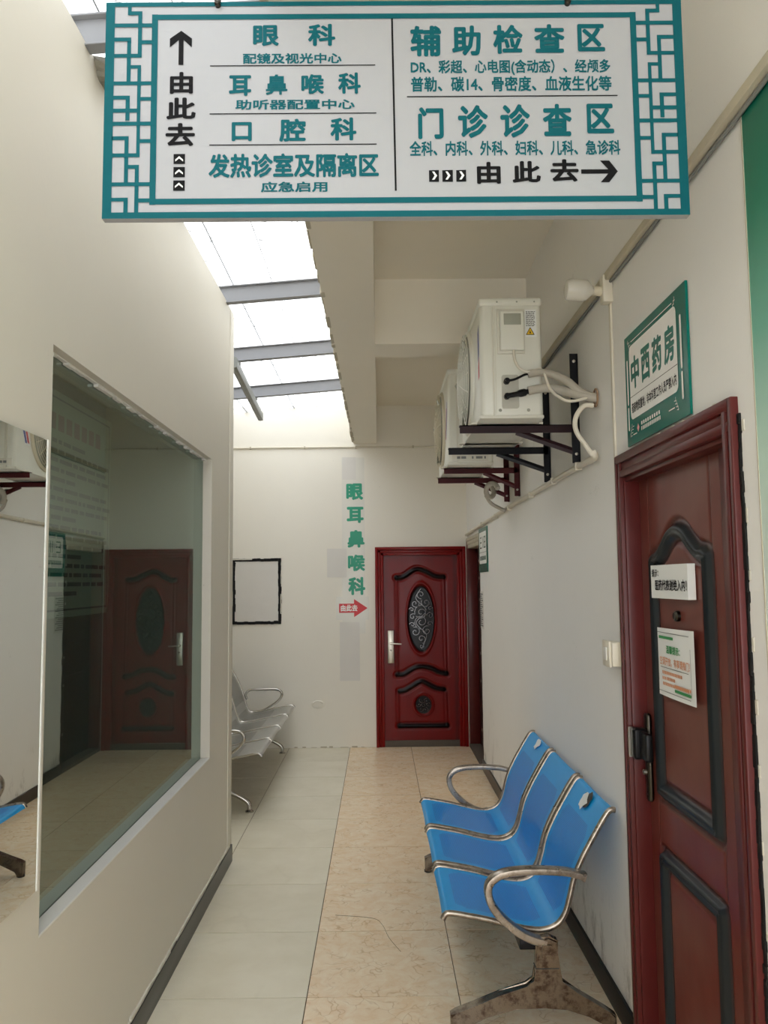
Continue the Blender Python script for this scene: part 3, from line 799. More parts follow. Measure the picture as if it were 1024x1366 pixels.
for (x0_, x1_, yy_) in ((390, 930, 219), (390, 932, 376), (390, 932, 477)): pp(KB, 120, [(x0_, yy_-1.6), (x1_, yy_-1.6), (x1_, yy_+1.6), (x0_, yy_+1.6)])
pp(KB, 520, [(57, 322), (745, 322), (745, 325.5), (57, 325.5)]); pp(KB, 520, [(8, 65), (14, 65), (20, 628), (14, 628)])
stuff(link('arrows_and_rules', KB, 'ink', sg))
WB = BM()
for y0_ in (505, 547, 590):
    pp(WB, 120, [(293.5, y0_+8), (306, y0_+19), (306, y0_+25), (293.5, y0_+15)], FY-.0012); pp(WB, 120, [(293.5, y0_+8), (293.5, y0_+15), (281, y0_+25), (281, y0_+19)], FY-.0012)
for x0_ in (125, 168, 213):
    pp(WB, 520, [(x0_+10, 568), (x0_+17, 568), (x0_+26, 581), (x0_+18, 581)], FY-.0012); pp(WB, 520, [(x0_+18, 581), (x0_+26, 581), (x0_+17, 594), (x0_+10, 594)], FY-.0012)
stuff(link('chevron_marks', WB, 'white_print', sg))
for px in (290, 762):
    u = row(px, 0)[0]
    bm = BM(); tube(bm, [(u, .01, SZ1-.03), (u, .01, 3.2975 if px < 500 else 3.42)], .003, 6); tube(bm, [(u+.006*math.cos(a), -.006, SZ1+.004+.012*math.sin(a)) for a in np.linspace(0, 2*PI, 12, False)], .003, 6, closed=True)
    hk = link('hanging_wire', bm, 'dark_metal', sg, smooth=True)
    bm = BM(); lathe(bm, [(.007, 0), (.007, .010), (.004, .013)], axis((u, 0, SZ1-.008), (0, -1, 0)), 12); link('bolt', bm, 'dark_metal', hk, smooth=True)
hr = empty('hanging_rail', (0, SY+.01, 3.31), 0, label='thin steel rail above the frame from which the sign hangs', cat='rail')
bm = BM(); box(bm, XL-.04, -.015, -.012, -.26, .015, .018, bev=.003); link('rail_bar', bm, 'beam_grey', hr)

# ------------------------------------------------------------------ pharmacy sign above door_1
ps = empty('door_sign', (XR-.001, 2.812, 2.093), RIGHT, label='square green and white pharmacy sign above the right-hand door', cat='sign')
PW, PH = .572, .388
bm = BM(); box(bm, 0, -.008, 0, PW, 0, PH, bev=.001); link('board', bm, 'green_sign', ps)
bm = BM(); poly(bm, rrect(.052, .085, PW-.075, PH-.045, .022), -.0088); 
for x in (.022, PW-.05):
    poly(bm, rrect(x, .052, x+.013, .135, .006), -.0088); poly(bm, rrect(x, .142, x+.013, PH-.085, .006), -.0088)
rect(bm, .075, PH-.033, PW-.105, PH-.030, -.0088); rect(bm, .07, .030, .11, .0335, -.0088); rect(bm, PW-.16, .040, PW-.11, .0435, -.0088)
for cx, cz, sx, sz in ((.05, PH-.03, 1, -1), (PW-.075, PH-.03, -1, -1), (.05, .03, 1, 1), (PW-.075, .03, -1, 1)):
    for k in range(4):
        a, b = cx+sx*.007*k, cz+sz*.010*k
        rect(bm, min(a, a+sx*.014)-.004, b, max(a, a+sx*.014)-.004, b+.0022, -.0088)
        rect(bm, cx-.010+.006*k*sx, cz-.002+sz*.010*k, cx-.0078+.006*k*sx, cz+.012+sz*.010*k, -.0088)
r0 = random.Random(8)
for k in range(9): rect(bm, .155+.021*k, .050, .155+.021*k+.013, .062, -.0088)
for k in range(15): rect(bm, .155+.0125*k, .032, .155+.0125*k+.008, .045, -.0088)
link('white_panel', bm, 'white_print', ps)
bm = BM()
for k, ch in enumerate('中西药房'): write(bm, ch, .068+.108*k, .185, .068+.108*k+.086, .300, -.0096, .04)
link('green_lettering', bm, 'green_sign', ps)
bm = BM(); write(bm, '药房物资重地，非本科室工作人员严禁入内', .065, .105, PW-.088, .142, -.0096, .03); rect(bm, .053, .163, PW-.076, .165, -.0096)
stuff(link('small_lettering', bm, 'ink', ps))
bm = BM(); poly(bm, [(.125, .032), (.137, .047), (.125, .062), (.113, .047)], -.0096); link('emblem', bm, 'pink_print', ps)

# notices on the door: sheets of their own, fixed to the leaf
nz_ = XR+.05
n1 = empty('door_notice', (nz_-.015, 2.95, 0), RIGHT, label='white plate notice in black Chinese lettering on door, above the peephole', cat='notice')
bm = BM(); box(bm, .232, -.012, 1.567, .555, .012, 1.675, bev=.001); link('plate', bm, 'paper', n1)
bm = BM(); write(bm, '提示：', .245, 1.637, .31, 1.662, -.0135, .02); write(bm, '医药代表谢绝入内！', .275, 1.592, .55, 1.628, -.0135, .03); stuff(link('lettering', bm, 'ink', n1))
n2 = empty('door_notice', (nz_-.0145, 2.95, 0), RIGHT, label='white paper notice with green bars taped on door below the peephole', cat='notice')
bm = BM(); n = 10; pts = []
V0 = []
for k in range(n+1):
    s = k/n; u = .245+.312*s; y = -.002-.004*math.sin(PI*s)
    V0.append((bm.verts.new((u, y, 1.253+.001*s)), bm.verts.new((u, y, 1.470+.005*s))))
for a, b in zip(V0, V0[1:]): bm.faces.new((a[0], b[0], b[1], a[1]))
link('sheet', bm, 'paper', n2)
bm = BM(); rect(bm, .272, 1.437, .40, 1.446, -.0075); rect(bm, .40, 1.277, .535, 1.286, -.0075); write(bm, '温馨提示：', .335, 1.392, .455, 1.418, -.0075, .03); stuff(link('green_print', bm, 'green_print', n2))
bm = BM(); rect(bm, .262, 1.456, .53, 1.458, -.0075); rect(bm, .262, 1.268, .53, 1.270, -.0075); rect(bm, .537, 1.28, .539, 1.42, -.0075); rect(bm, .262, 1.30, .264, 1.44, -.0075)
rect(bm, .28, 1.345, .52, 1.347, -.0075); stuff(link('ruled_lines', bm, 'grey_print', n2))
bm = BM(); write(bm, '空调开放，有事请推门！', .275, 1.352, .53, 1.380, -.0075, .02)
r0 = random.Random(6)
for k, ln in enumerate((.46, .40, .52)):
    u = .295
    while u < ln: rect(bm, u, 1.325-.018*k, u+.009, 1.335-.018*k, -.0075); u += .0125
u = .40
while u < .53: rect(bm, u, 1.292, u+.009, 1.301, -.0075); u += .0125
stuff(link('orange_print', bm, 'orange_print', n2))

# green printed wall graphic at the right edge
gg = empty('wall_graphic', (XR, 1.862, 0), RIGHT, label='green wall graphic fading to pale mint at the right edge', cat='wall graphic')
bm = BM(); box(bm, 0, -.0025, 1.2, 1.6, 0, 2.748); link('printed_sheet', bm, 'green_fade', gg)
bm = BM(); box(bm, -.004, -.004, .0, .0, 0, 2.75); link('sheet_edge', bm, 'conduit', gg)

# small signs by door_3
s3 = empty('door_sign', (XR-.001, 7.128, 1.70), RIGHT, label='small green and white sign beside the far right door', cat='sign')
bm = BM(); box(bm, 0, -.006, 0, .55, 0, .375); link('board', bm, 'green_sign', s3)
bm = BM(); poly(bm, rrect(.05, .07, .50, .34, .02), -.0066); link('white_panel', bm, 'white_print', s3)
bm = BM(); write(bm, '化验室', .09, .20, .46, .30, -.0072, .04)
for f in list(bm.faces): bm.faces.remove(f)
for v in list(bm.verts): bm.verts.remove(v)
for k in range(3): 
    x = .10+.125*k
    for a, b, c, d in ((0, .2, .1, .212), (0, .245, .1, .257), (0, .288, .1, .3), (.0, .2, .014, .3), (.043, .2, .057, .3), (.086, .2, .1, .3)): rect(bm, x+a, b, x+c, d, -.0072)
rect(bm, .05, .165, .50, .168, -.0072)
for k in range(14): rect(bm, .08+.028*k, .10, .08+.028*k+.02, .135, -.0072)
stuff(link('lettering', bm, 'green_sign', s3))
s4 = empty('paper_notice', (XR-.001, 7.16, 1.215), RIGHT, label='narrow grey printed notice under the small green sign', cat='notice')
bm = BM(); box(bm, .0, -.002, 0, .22, 0, .32); link('sheet', bm, 'blank_paper', s4)
bm = BM()
for k in range(16): rect(bm, .015, .02+.018*k, .205-.03*(k % 3), .031+.018*k, -.0026)
stuff(link('text_lines', bm, 'grey_print', s4))

# ------------------------------------------------------------------ far wall items
fy = YF
fr_ = empty('framed_panel', (-1.471, fy, 1.215), 0, label='blank pane with ragged black border on the far wall', cat='wall panel')
part_box('pane', 'blank_paper', fr_, .01, -.006, .01, .48, 0, .648)
for nm, (a, b, c, d) in dict(t=(0, .625, .49, .655), b=(0, 0, .49, .03), l=(0, 0, .03, .655), r=(.46, 0, .49, .655)).items():
    bm = BM(); r0 = random.Random(ord(nm)); L = max(c-a, d-b); s = 0
    while s < L:
        q = r0.uniform(.02, .05); j = r0.uniform(-.005, .006); e = min(s+q, L)
        if c-a > d-b: box(bm, a+s, -.013+r0.uniform(0, .003), b+j*.5, a+e, 0, d+j, bev=.002, seg=1)
        else: box(bm, a+j*.5, -.013+r0.uniform(0, .003), b+s, c+j, 0, b+e, bev=.002, seg=1)
        s += q
    link('border', bm, 'sealant', fr_)
bm = BM()
for a, b, c, d in ((.0, .64, .2, .655), (-.004, .18, .008, .33), (.482, .1, .494, .3), (.484, .4, .492, .5)): box(bm, a, -.0145, b, c, -.001, d, bev=.003, seg=1)
stuff(link('paint_smear', bm, 'sealant_white', fr_))

vt = empty('wall_lettering', (-.325, fy, 0), 0, label='green Chinese characters pasted vertically on far wall beside door', cat='lettering')
bm = BM(); box(bm, -.045, -.0012, 1.11, .185, 0, 2.885); link('clear_strip', bm, 'film', vt)
bm = BM(); box(bm, -.038, -.0022, 2.66, .10, -.0012, 2.89, bev=.0004, seg=1); link('bare_patch', bm, 'blank_paper', vt)
zt = [(2.451, 2.621, .0), (2.218, 2.383, .003), (1.970, 2.148, .010), (1.735, 1.900, .013), (1.495, 1.676, .015)]
for ch, (za, zb, dx) in zip('眼耳鼻喉科', zt):
    bm = BM(); write(bm, ch, dx, za, dx+.172, zb, -.0030, .045); link('character', bm, 'green_letter', vt)
ar = empty('arrow_sticker', (-.403, fy, 1.28), 0, label='red arrow sticker pointing right under the green characters', cat='sticker')
bm = BM(); box(bm, -.03, -.0026, -.03, .30, -.0014, .20); link('clear_film', bm, 'film', ar)
bm = BM(); poly(bm, [(0, .04), (.15, .04), (.15, -.005), (.285, .085), (.15, .175), (.15, .13), (0, .13)], -.0034); link('arrow', bm, 'red_print', ar)
bm = BM(); write(bm, '由此去', .016, .053, .185, .12, -.0042, .04); stuff(link('lettering', bm, 'white_print', ar))
for nm, lab, (a, b, c, d) in (('pasted_paper', 'blank paper square pasted left of the green characters', (-.521, 1.674, -.325, 1.962)),
                             ('pasted_paper', 'tall blank paper pasted under the red arrow', (-.397, .649, -.199, 1.227))):
    o = empty(nm, (a, fy, b), 0, label=lab, cat='paper')
    bm = BM(); nn = 8
    for k in range(nn):
        for j in range(nn):
            pass
    gv = [[bm.verts.new(((c-a)*i/nn, -.0045-.003*noise.noise(Vector((i*.7, j*.6, a*9))), (d-b)*j/nn)) for i in range(nn+1)] for j in range(nn+1)]
    for j in range(nn):
        for i in range(nn): bm.faces.new((gv[j][i], gv[j][i+1], gv[j+1][i+1], gv[j+1][i]))
    link('sheet', bm, 'blank_paper', o, smooth=True)
# plaster blister on the far wall
bm = BM(); bmesh.ops.create_uvsphere(bm, u_segments=20, v_segments=10, radius=1)
for v in bm.verts: v.co = Vector((v.co.x*.065*(1+.2*noise.noise(v.co*2)), v.co.y*.010, v.co.z*.042))
bl = link('plaster_blister', bm, 'plaster_far', wall_far, smooth=True); bl.location = (-.615, fy, .42)
bm = BM(); tube(bm, cat_rom([(-.045, -.009, .01), (-.02, -.012, .03), (.02, -.011, .028), (.045, -.006, .01)], 5), [(.0018, .0018)]*16, 5)
bl2 = link('blister_crack', bm, 'conduit', wall_far); bl2.location = (-.615, fy, .42)
bm = BM(); r0 = random.Random(21); x = -.85
while x < -.08:
    L = r0.uniform(.02, .09); box(bm, x, YF-r0.uniform(.003, .01), 0, x+L, YF, r0.uniform(.006, .016), bev=.002, seg=1); x += L+r0.uniform(0, .1)
stuff(link('floor_joint_mortar', bm, 'conduit', wall_far))
wp = empty('wall_pipe', (0, fy, 2.99), 0, label='thin cream conduit running level across the far wall', cat='pipe')
bm = BM(); tube(bm, [(-1.6, -.012, 0), (-1.0, -.013, .003), (-.3, -.012, .002), (.3, -.012, -.002), (XR, -.012, .0)], .009, 8); link('pipe_run', bm, 'pvc', wp, smooth=True)
bm = BM()
for x in (-1.3, -.75, -.23, .35): box(bm, x, -.024, -.013, x+.015, 0, .013, bev=.002)
link_split('pipe_clip', bm, 'conduit', wp)

# ------------------------------------------------------------------ right wall pipes, trunking, lamp, switch
tk = empty('cable_trunking', (XR, 8.1, 2.765), RIGHT, label='dusty cream cable trunking running high along the right wall', cat='conduit')
bm = BM(); box(bm, 0, -.03, -.012, 9.2, 0, .018, bev=.004); link('trunking_body', bm, 'conduit', tk, smooth=True)
bm = BM(); tube(bm, cat_rom([(x, -.010+.003*noise.noise(Vector((x, 0, 0))), -.018+.006*noise.noise(Vector((x*1.7, 3, 0)))) for x in np.linspace(0, 9.2, 40)], 2), .006, 6)
link('loose_cable', bm, 'tube_grey', tk, smooth=True)
dp = empty('drain_pipe', (XR, 8.1, 0), RIGHT, label='white drain pipe running along the right wall under the AC brackets', cat='pipe')
bm = BM(); tube(bm, [(0, -.0145, 2.085), (2.6, -.014, 2.118), (4.79, -.014, 2.122), (4.85, -.014, 2.122)], .0135, 10); link('pipe_run', bm, 'pvc', dp, smooth=True)
bm = BM()
for u in (.5, 1.3, 2.1, 2.72, 3.5, 4.1, 4.6): box(bm, u, -.031, 2.088+.007*u-.014, u+.014, 0, 2.088+.007*u+.02, bev=.002)
link_split('pipe_clip', bm, 'pvc', dp)
bm = BM(); tube(bm, cat_rom([(4.80, -.014, 2.121), (4.87, -.016, 2.121), (4.905, -.026, 2.127), (4.91, -.033, 2.142)], 5), .0155, 10); link('elbow', bm, 'pvc', dp, smooth=True)

bm = BM(); tube(bm, cat_rom([(8.1-y, x-XR, z) for x, y, z in [(.866, 3.19, 2.325), (.83, 3.19, 2.325), (.80, 3.19, 2.29), (.79, 3.19, 2.25), (.80, 3.19, 2.21), (.83, 3.19, 2.165), (.856, 3.19, 2.125)]], 5), .010, 10); link('hose', bm, 'pvc', empty('drain_hose', (XR, 8.1, 0), RIGHT, label='short curved white drain hose from wall hole to drain pipe', cat='hose'), smooth=True)
# lamp on the wall
lp = empty('wall_lamp', (XR, 2.98, 2.72), RIGHT, label='frosted jar-shaped wall lamp above the pharmacy sign', cat='lamp')
bm = BM(); box(bm, -.018, -.038, -.05, .03, 0, .055, bev=.005); link('junction_box', bm, 'pvc', lp, smooth=True)
bm = BM(); lathe(bm, [(.017, 0), (.019, .01), (.019, .035), (.015, .04)], axis((0, -.03, .0), (0, -1, .05)), 18); link('socket', bm, 'ac_old', lp, smooth=True)
bm = BM(); lathe(bm, [(.014, 0), (.02, .012), (.038, .03), (.041, .045), (.041, .095), (.037, .108), (.02, .113)], axis((0, -.062, .002), (0, -1, .05)), 24); link('glass_shade', bm, 'bulb', lp, smooth=True)
bm = BM(); lathe(bm, [(.016, 0), (.02, .01), (.018, .05), (.014, .06)], axis((0, -.064, .003), (0, -1, .05)), 14); link('bulb', bm, 'foam', lp, smooth=True)
cdv = empty('wall_conduit', (XR, 2.978, 0), RIGHT, label='thin vertical cream conduit dropping beside the pharmacy sign and door', cat='conduit')
bm = BM(); box(bm, -.010, -.009, .09, .008, 0, 2.68, bev=.002); link('conduit_body', bm, 'pvc', cdv, smooth=True)
sw = empty('light_switch', (XR, 3.06, 1.31), RIGHT, label='ivory switch box on the right wall against the door frame', cat='switch')
bm = BM(); box(bm, -.03, -.038, 0, .07, 0, .088, bev=.004); link('switch_box', bm, 'switch', sw, smooth=True)
bm = BM(); box(bm, -.036, -.046, -.004, .055, -.036, .092, bev=.003); link('face_plate', bm, 'switch', sw, smooth=True)
bm = BM(); box(bm, -.01, -.050, .02, .03, -.044, .068, bev=.002); link('rocker', bm, 'white_paint', sw, smooth=True)

# ------------------------------------------------------------------ AC brackets
def bracket(y, x0_, ztop, mat, zbot, ztop2, label, umat=None):
    o = empty('wall_bracket', (0, y, 0), 0, label=label, cat='bracket', group='steel angle brackets carrying the outdoor units')
    bm = BM(); box(bm, x0_, 0, ztop-.036, XR-.012, .004, ztop); box(bm, x0_, 0, ztop-.004, XR-.012, .036, ztop); link('arm', bm, mat, o)
    bm = BM(); box(bm, XR-.036, 0, zbot, XR, .004, ztop2); box(bm, XR-.004, 0, zbot, XR, .036, ztop2); link('upright', bm, umat or mat, o)
    bm = BM(); a = Vector((x0_+.25, .008, ztop-.03)); b = Vector((XR-.03, .008, ztop-.118))
    tube(bm, [a, b], (.015, .004), 4, ref=(0, 0, 1), prof='sq'); link('strut', bm, mat, o)
    bm = BM()
    for z in (zbot+.04, ztop2-.035): lathe(bm, [(.007, 0), (.007, .005), (.004, .007)], axis((XR-.018, 0, z), (0, -1, 0)), 10)
    link_split('bolt', bm, 'nickel', o, smooth=True)
bracket(3.51, .361, 2.312, 'bracket_dark', 2.14, 2.63, 'dark angle bracket nearest the viewer, under the near AC unit', 'black_bar')
bracket(4.12, .364, 2.313, 'black_bar', 2.13, 2.63, 'black angle bracket under the far end of the near AC unit')
bracket(5.03, .414, 2.335, 'bracket_red', 2.155, 2.60, 'maroon angle bracket under near end of the farther AC unit')
bracket(5.45, .407, 2.325, 'bracket_red', 2.16, 2.60, 'maroon angle bracket farthest from the viewer, under farther AC unit')

# ------------------------------------------------------------------ AC units (fan side faces -x)
def ac(y0_, L, x0_, x1_, z0_, z1_, label, old=False):
    o = empty('outdoor_ac_unit', (x0_, y0_, z0_), 0, label=label, cat='air conditioner')
    Wx, Hh = x1_-x0_, z1_-z0_
    body = 'ac_body'
    bm = BM(); box(bm, 0, 0, .012, Wx, L, Hh-.02, bev=.022, seg=3); link('casing', bm, body, o, smooth=True)
    bm = BM(); box(bm, -.004, -.004, Hh-.036, Wx+.002, L+.004, Hh, bev=.012, seg=3); link('top_panel', bm, body, o, smooth=True)
    bm = BM(); box(bm, -.006, -.001, .010, Wx, L, .024, bev=.003); link('base_pan', bm, 'ac_cover', o, smooth=True)
    bm = BM()
    for yy_ in (.12, L-.18):
        box(bm, -.03, yy_, .010, Wx+.02, yy_+.05, .017, bev=.002)
    link_split('foot', bm, 'ac_cover', o, smooth=True)
    # side service panel seams
    bm = BM(); box(bm, .062, -.0025, .03, .066, .004, Hh-.04); box(bm, .05, -.004, .02, .058, .004, Hh-.04, bev=.002); link('side_seam', bm, 'ac_cover', o)
    # fan opening, guard, blades
    cy, cz, R = L*.56, Hh*.5, min(.235, Hh*.43)
    bm = BM(); lathe(bm, [(R+.02, 0), (R+.018, .014), (R+.004, .022), (R-.004, .014)], axis((.004, cy, cz), (-1, 0, 0)), 40); link('fan_shroud', bm, 'ac_old' if old else body, o, smooth=True)
    bm = BM(); lathe(bm, [(R-.006, 0), (R-.006, .003)], axis((-.010, cy, cz), (-1, 0, 0)), 40); link('fan_recess', bm, 'ac_window', o)
    bm = BM(); lathe(bm, [(.04, 0), (.04, .012), (.03, .016)], axis((-.014, cy, cz), (-1, 0, 0)), 20)
    for k in range(3):
        a = k*2*PI/3
        pts = [(-.016, cy+r*math.cos(a+r*2), cz+r*math.sin(a+r*2)) for r in np.linspace(.03, R-.02, 8)]
        tube(bm, pts, [(.03+.03*s, .002) for s in np.linspace(0, 1, 8)], 8, ref=(.4, -math.sin(a), math.cos(a)))
    link_split('fan_blade', bm, 'ac_window', o, smooth=True)
    bm = BM()
    for k in range(11):
        r = .03+(R-.03)*k/10; bul = -.028-.022*(1-(r/R)**2)
        tube(bm, [(bul, cy+r*math.cos(a), cz+r*math.sin(a)) for a in np.linspace(0, 2*PI, 40, False)], .0022, 5, closed=True)
    for k in range(16):
        a = 2*PI*k/16; tube(bm, [(-.028-.022*(1-(r/R)**2), cy+r*math.cos(a), cz+r*math.sin(a)) for r in np.linspace(.03, R, 6)], .0025, 5)
    lathe(bm, [(.035, 0), (.033, .006)], axis((-.048, cy, cz), (-1, 0, 0)), 18)
    link('fan_guard', bm, 'ac_old' if old else 'ac_body', o, smooth=True)
    # rear coil (towards the wall)
    bm = BM()
    for k in range(int((L-.06)/.03)): box(bm, Wx-.002, .04+.03*k, .03, Wx+.004, .044+.03*k, Hh-.04)
    stuff(link('coil_guard', bm, 'ac_window', o))
    # back and side screws
    bm = BM()
    for xx in (.075, .16, .235):
        lathe(bm, [(.004, 0), (.003, .002)], axis((xx, -.004, Hh-.02), (0, -1, 0)), 8)
    for xx in (.08, .2): lathe(bm, [(.007, 0), (.005, .003)], axis((xx, -.0005, .045), (0, -1, 0)), 10)
    link_split('screw', bm, 'ac_window', o)
    return o, Wx, Hh, cy, cz
o, Wx, Hh, cy, cz = ac(3.37, .80, .44, .705, 2.303, 2.838, 'near white outdoor AC unit on brackets with insulated pipes')
def ax(x, z): return x-.44, z-2.303
a = ax(.512, 2.59); b = ax(.630, 2.787)
bm = BM(); box(bm, a[0], -.008, a[1], b[0], .002, b[1], bev=.004); link('access_panel', bm, 'ac_cover', o, smooth=True)
a = ax(.522, 2.60); b = ax(.624, 2.770)
bm = BM(); box(bm, a[0], -.034, a[1], b[0], -.006, b[1], bev=.007, seg=3); vc = link('valve_cover', bm, 'ac_body', o, smooth=True)
a = ax(.538, 2.708); b = ax(.611, 2.757)
bm = BM(); box(bm, a[0], -.0355, a[1], b[0], -.033, b[1], bev=.002); link('cover_window', bm, 'ac_window', vc, smooth=True)
# rating label
a = ax(.634, 2.664); b = ax(.682, 2.784)
rl = link('rating_label', (lambda bb: (rect(bb, a[0], a[1], b[0], b[1], -.0012), bb)[1])(BM()), 'paper', o)
bm = BM(); r0 = random.Random(11)
for k in range(13):
    z = b[1]-.008-.0052*k; u = a[0]+.004
    while u < b[0]-.010:
        L = r0.uniform(.003, .012); rect(bm, u, z-.0024, min(u+L, b[0]-.004), z, -.0018); u += L+.0025
stuff(link('small_print', bm, 'ink', rl))
cxx, czz = a[0]+.021, a[1]+.020
bm = BM(); poly(bm, [(cxx-.017, czz-.010), (cxx+.017, czz-.010), (cxx, czz+.021)], -.0018); link('warning_triangle', bm, 'yellow', rl)
bm = BM(); poly(bm, [(cxx-.003, czz-.004), (cxx+.004, czz-.004), (cxx-.001, czz+.010)], -.0024)
for p0, p1 in (((cxx-.017, czz-.010), (cxx+.017, czz-.010)), ((cxx+.017, czz-.010), (cxx, czz+.021)), ((cxx, czz+.021), (cxx-.017, czz-.010))):
    dv = Vector((p1[0]-p0[0], p1[1]-p0[1])).normalized(); nn = Vector((-dv.y, dv.x))*.0012
    poly(bm, [(p0[0]-nn.x, p0[1]-nn.y), (p1[0]-nn.x, p1[1]-nn.y), (p1[0]+nn.x, p1[1]+nn.y), (p0[0]+nn.x, p0[1]+nn.y)], -.0024)
stuff(link('warning_mark', bm, 'ink', rl))
# valve recess
a = ax(.528, 2.355); b = ax(.600, 2.50)
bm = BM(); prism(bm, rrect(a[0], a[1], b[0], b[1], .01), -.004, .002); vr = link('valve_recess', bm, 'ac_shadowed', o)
for z in (2.47, 2.405):
    q = ax(.548, z); e = ax(.642, z+(.028 if z > 2.45 else .018))
    bm = BM(); lathe(bm, [(.013, 0), (.013, .02), (.009, .024), (.009, .034)], axis((q[0], -.004, q[1]), (0, -1, 0)), 12)
    tube(bm, cat_rom([(q[0], -.024, q[1]), (q[0]+.03, -.026, q[1]+.004), (e[0]-.02, -.025, e[1]-.004), (e[0], -.024, e[1])], 4), [.005+(.006 if z < 2.45 else 0)+(.005 if 5 < i < 9 and z < 2.45 else 0) for i in range(13)], 8)
    link('valve', bm, 'black_plastic', vr, smooth=True)
# pipes: in unit-local coordinates (origin .44, 3.37, 2.325)
def lp_(pts): return [(x-.44, y-3.37, z-2.303) for x, y, z in pts]
bm = BM(); tube(bm, cat_rom(lp_([(.636, 3.345, 2.497), (.68, 3.34, 2.503), (.712, 3.335, 2.497), (.75, 3.31, 2.478), (.785, 3.27, 2.445), (.82, 3.24, 2.40), (.86, 3.22, 2.372), (.90, 3.21, 2.365)]), 5), .0165, 12); link('insulated_pipe', bm, 'foam', o, smooth=True)
bm = BM(); tube(bm, cat_rom(lp_([(.636, 3.345, 2.424), (.68, 3.34, 2.432), (.73, 3.325, 2.430), (.78, 3.28, 2.405), (.83, 3.23, 2.375), (.90, 3.21, 2.358)]), 5), .0185, 12); link('insulated_pipe', bm, 'foam', o, smooth=True)
bm = BM(); tube(bm, cat_rom(lp_([(.579, 3.345, 2.60), (.582, 3.34, 2.555), (.60, 3.335, 2.52), (.636, 3.335, 2.503), (.68, 3.335, 2.515), (.70, 3.33, 2.50), (.72, 3.30, 2.42), (.76, 3.25, 2.365), (.80, 3.22, 2.352), (.86, 3.21, 2.365), (.90, 3.21, 2.362)]), 5), .006, 8); link('power_cable', bm, 'cable', o, smooth=True)
bm = BM(); tube(bm, [lp_([(.882+.0, 3.21+.03*math.cos(t_), 2.362+.036*math.sin(t_))])[0] for t_ in np.linspace(0, 2*PI, 16, False)], .004, 6, closed=True); link('hole_rim', bm, 'brown_stain', o, smooth=True)
# front logo decal on fan side (facing -x): vertical streak
def side_decal(parent, pts, mat, x=-.0012, name='decal'):
    bm = BM(); bm.faces.new([bm.verts.new((x, y, z)) for y, z in pts]); return link(name, bm, mat, parent)
side_decal(o, [(.035, .30), (.075, .27), (.075, .40), (.035, .43)], 'blue_print'); side_decal(o, [(.035, .20), (.07, .19), (.07, .25), (.035, .29)], 'red_print')
o, Wx, Hh, cy, cz = ac(4.86, .80, .43, .70, 2.322, 2.925, 'farther outdoor AC unit with yellowed fan cover', True)
side_decal(o, [(.04, .42), (.04, .34), (.13, .18), (.20, .18), (.20, .22), (.09, .42)], 'paper', -.0012, 'logo_sticker')
side_decal(o, [(.05, .41), (.05, .34), (.13, .19), (.155, .19), (.075, .36), (.065, .41)], 'blue_print', -.0020, 'logo_stripe')
side_decal(o, [(.16, .20), (.19, .19), (.10, .38), (.085, .37)], 'red_print', -.0020, 'logo_stripe')
bm = BM(); rect(bm, .17, .36, .23, .46, -.0012); link('yellow_label', bm, 'yellow', o)
bm = BM(); box(bm, .02, -.004, .03, .24, .001, .075, bev=.002); link('lower_plate', bm, 'ac_cover', o, smooth=True)
bm = BM()
for u, w in ((.05, .02), (.075, .03), (.14, .01), (.165, .04), (.215, .01)): rect(bm, u, .045, u+w, .06, -.0052)
stuff(link('plate_marks', bm, 'grey_print', o))
# coiled insulated pipe below the farther unit, looping to the wall
bm = BM(); base = Vector((.43, 4.86, 2.345))
tube(bm, [Vector((.75+.032*math.cos(t_), 5.25+.03*t_, 2.25+.040*math.sin(t_)))-base for t_ in np.linspace(0, 5.2*PI/2, 30)], .017, 10)
tube(bm, [Vector(p)-base for p in cat_rom([(.72, 5.38, 2.22), (.76, 5.42, 2.17), (.82, 5.45, 2.14), (.86, 5.46, 2.122)], 5)], .012, 10)
link('coiled_pipe', bm, 'foam', o, smooth=True)

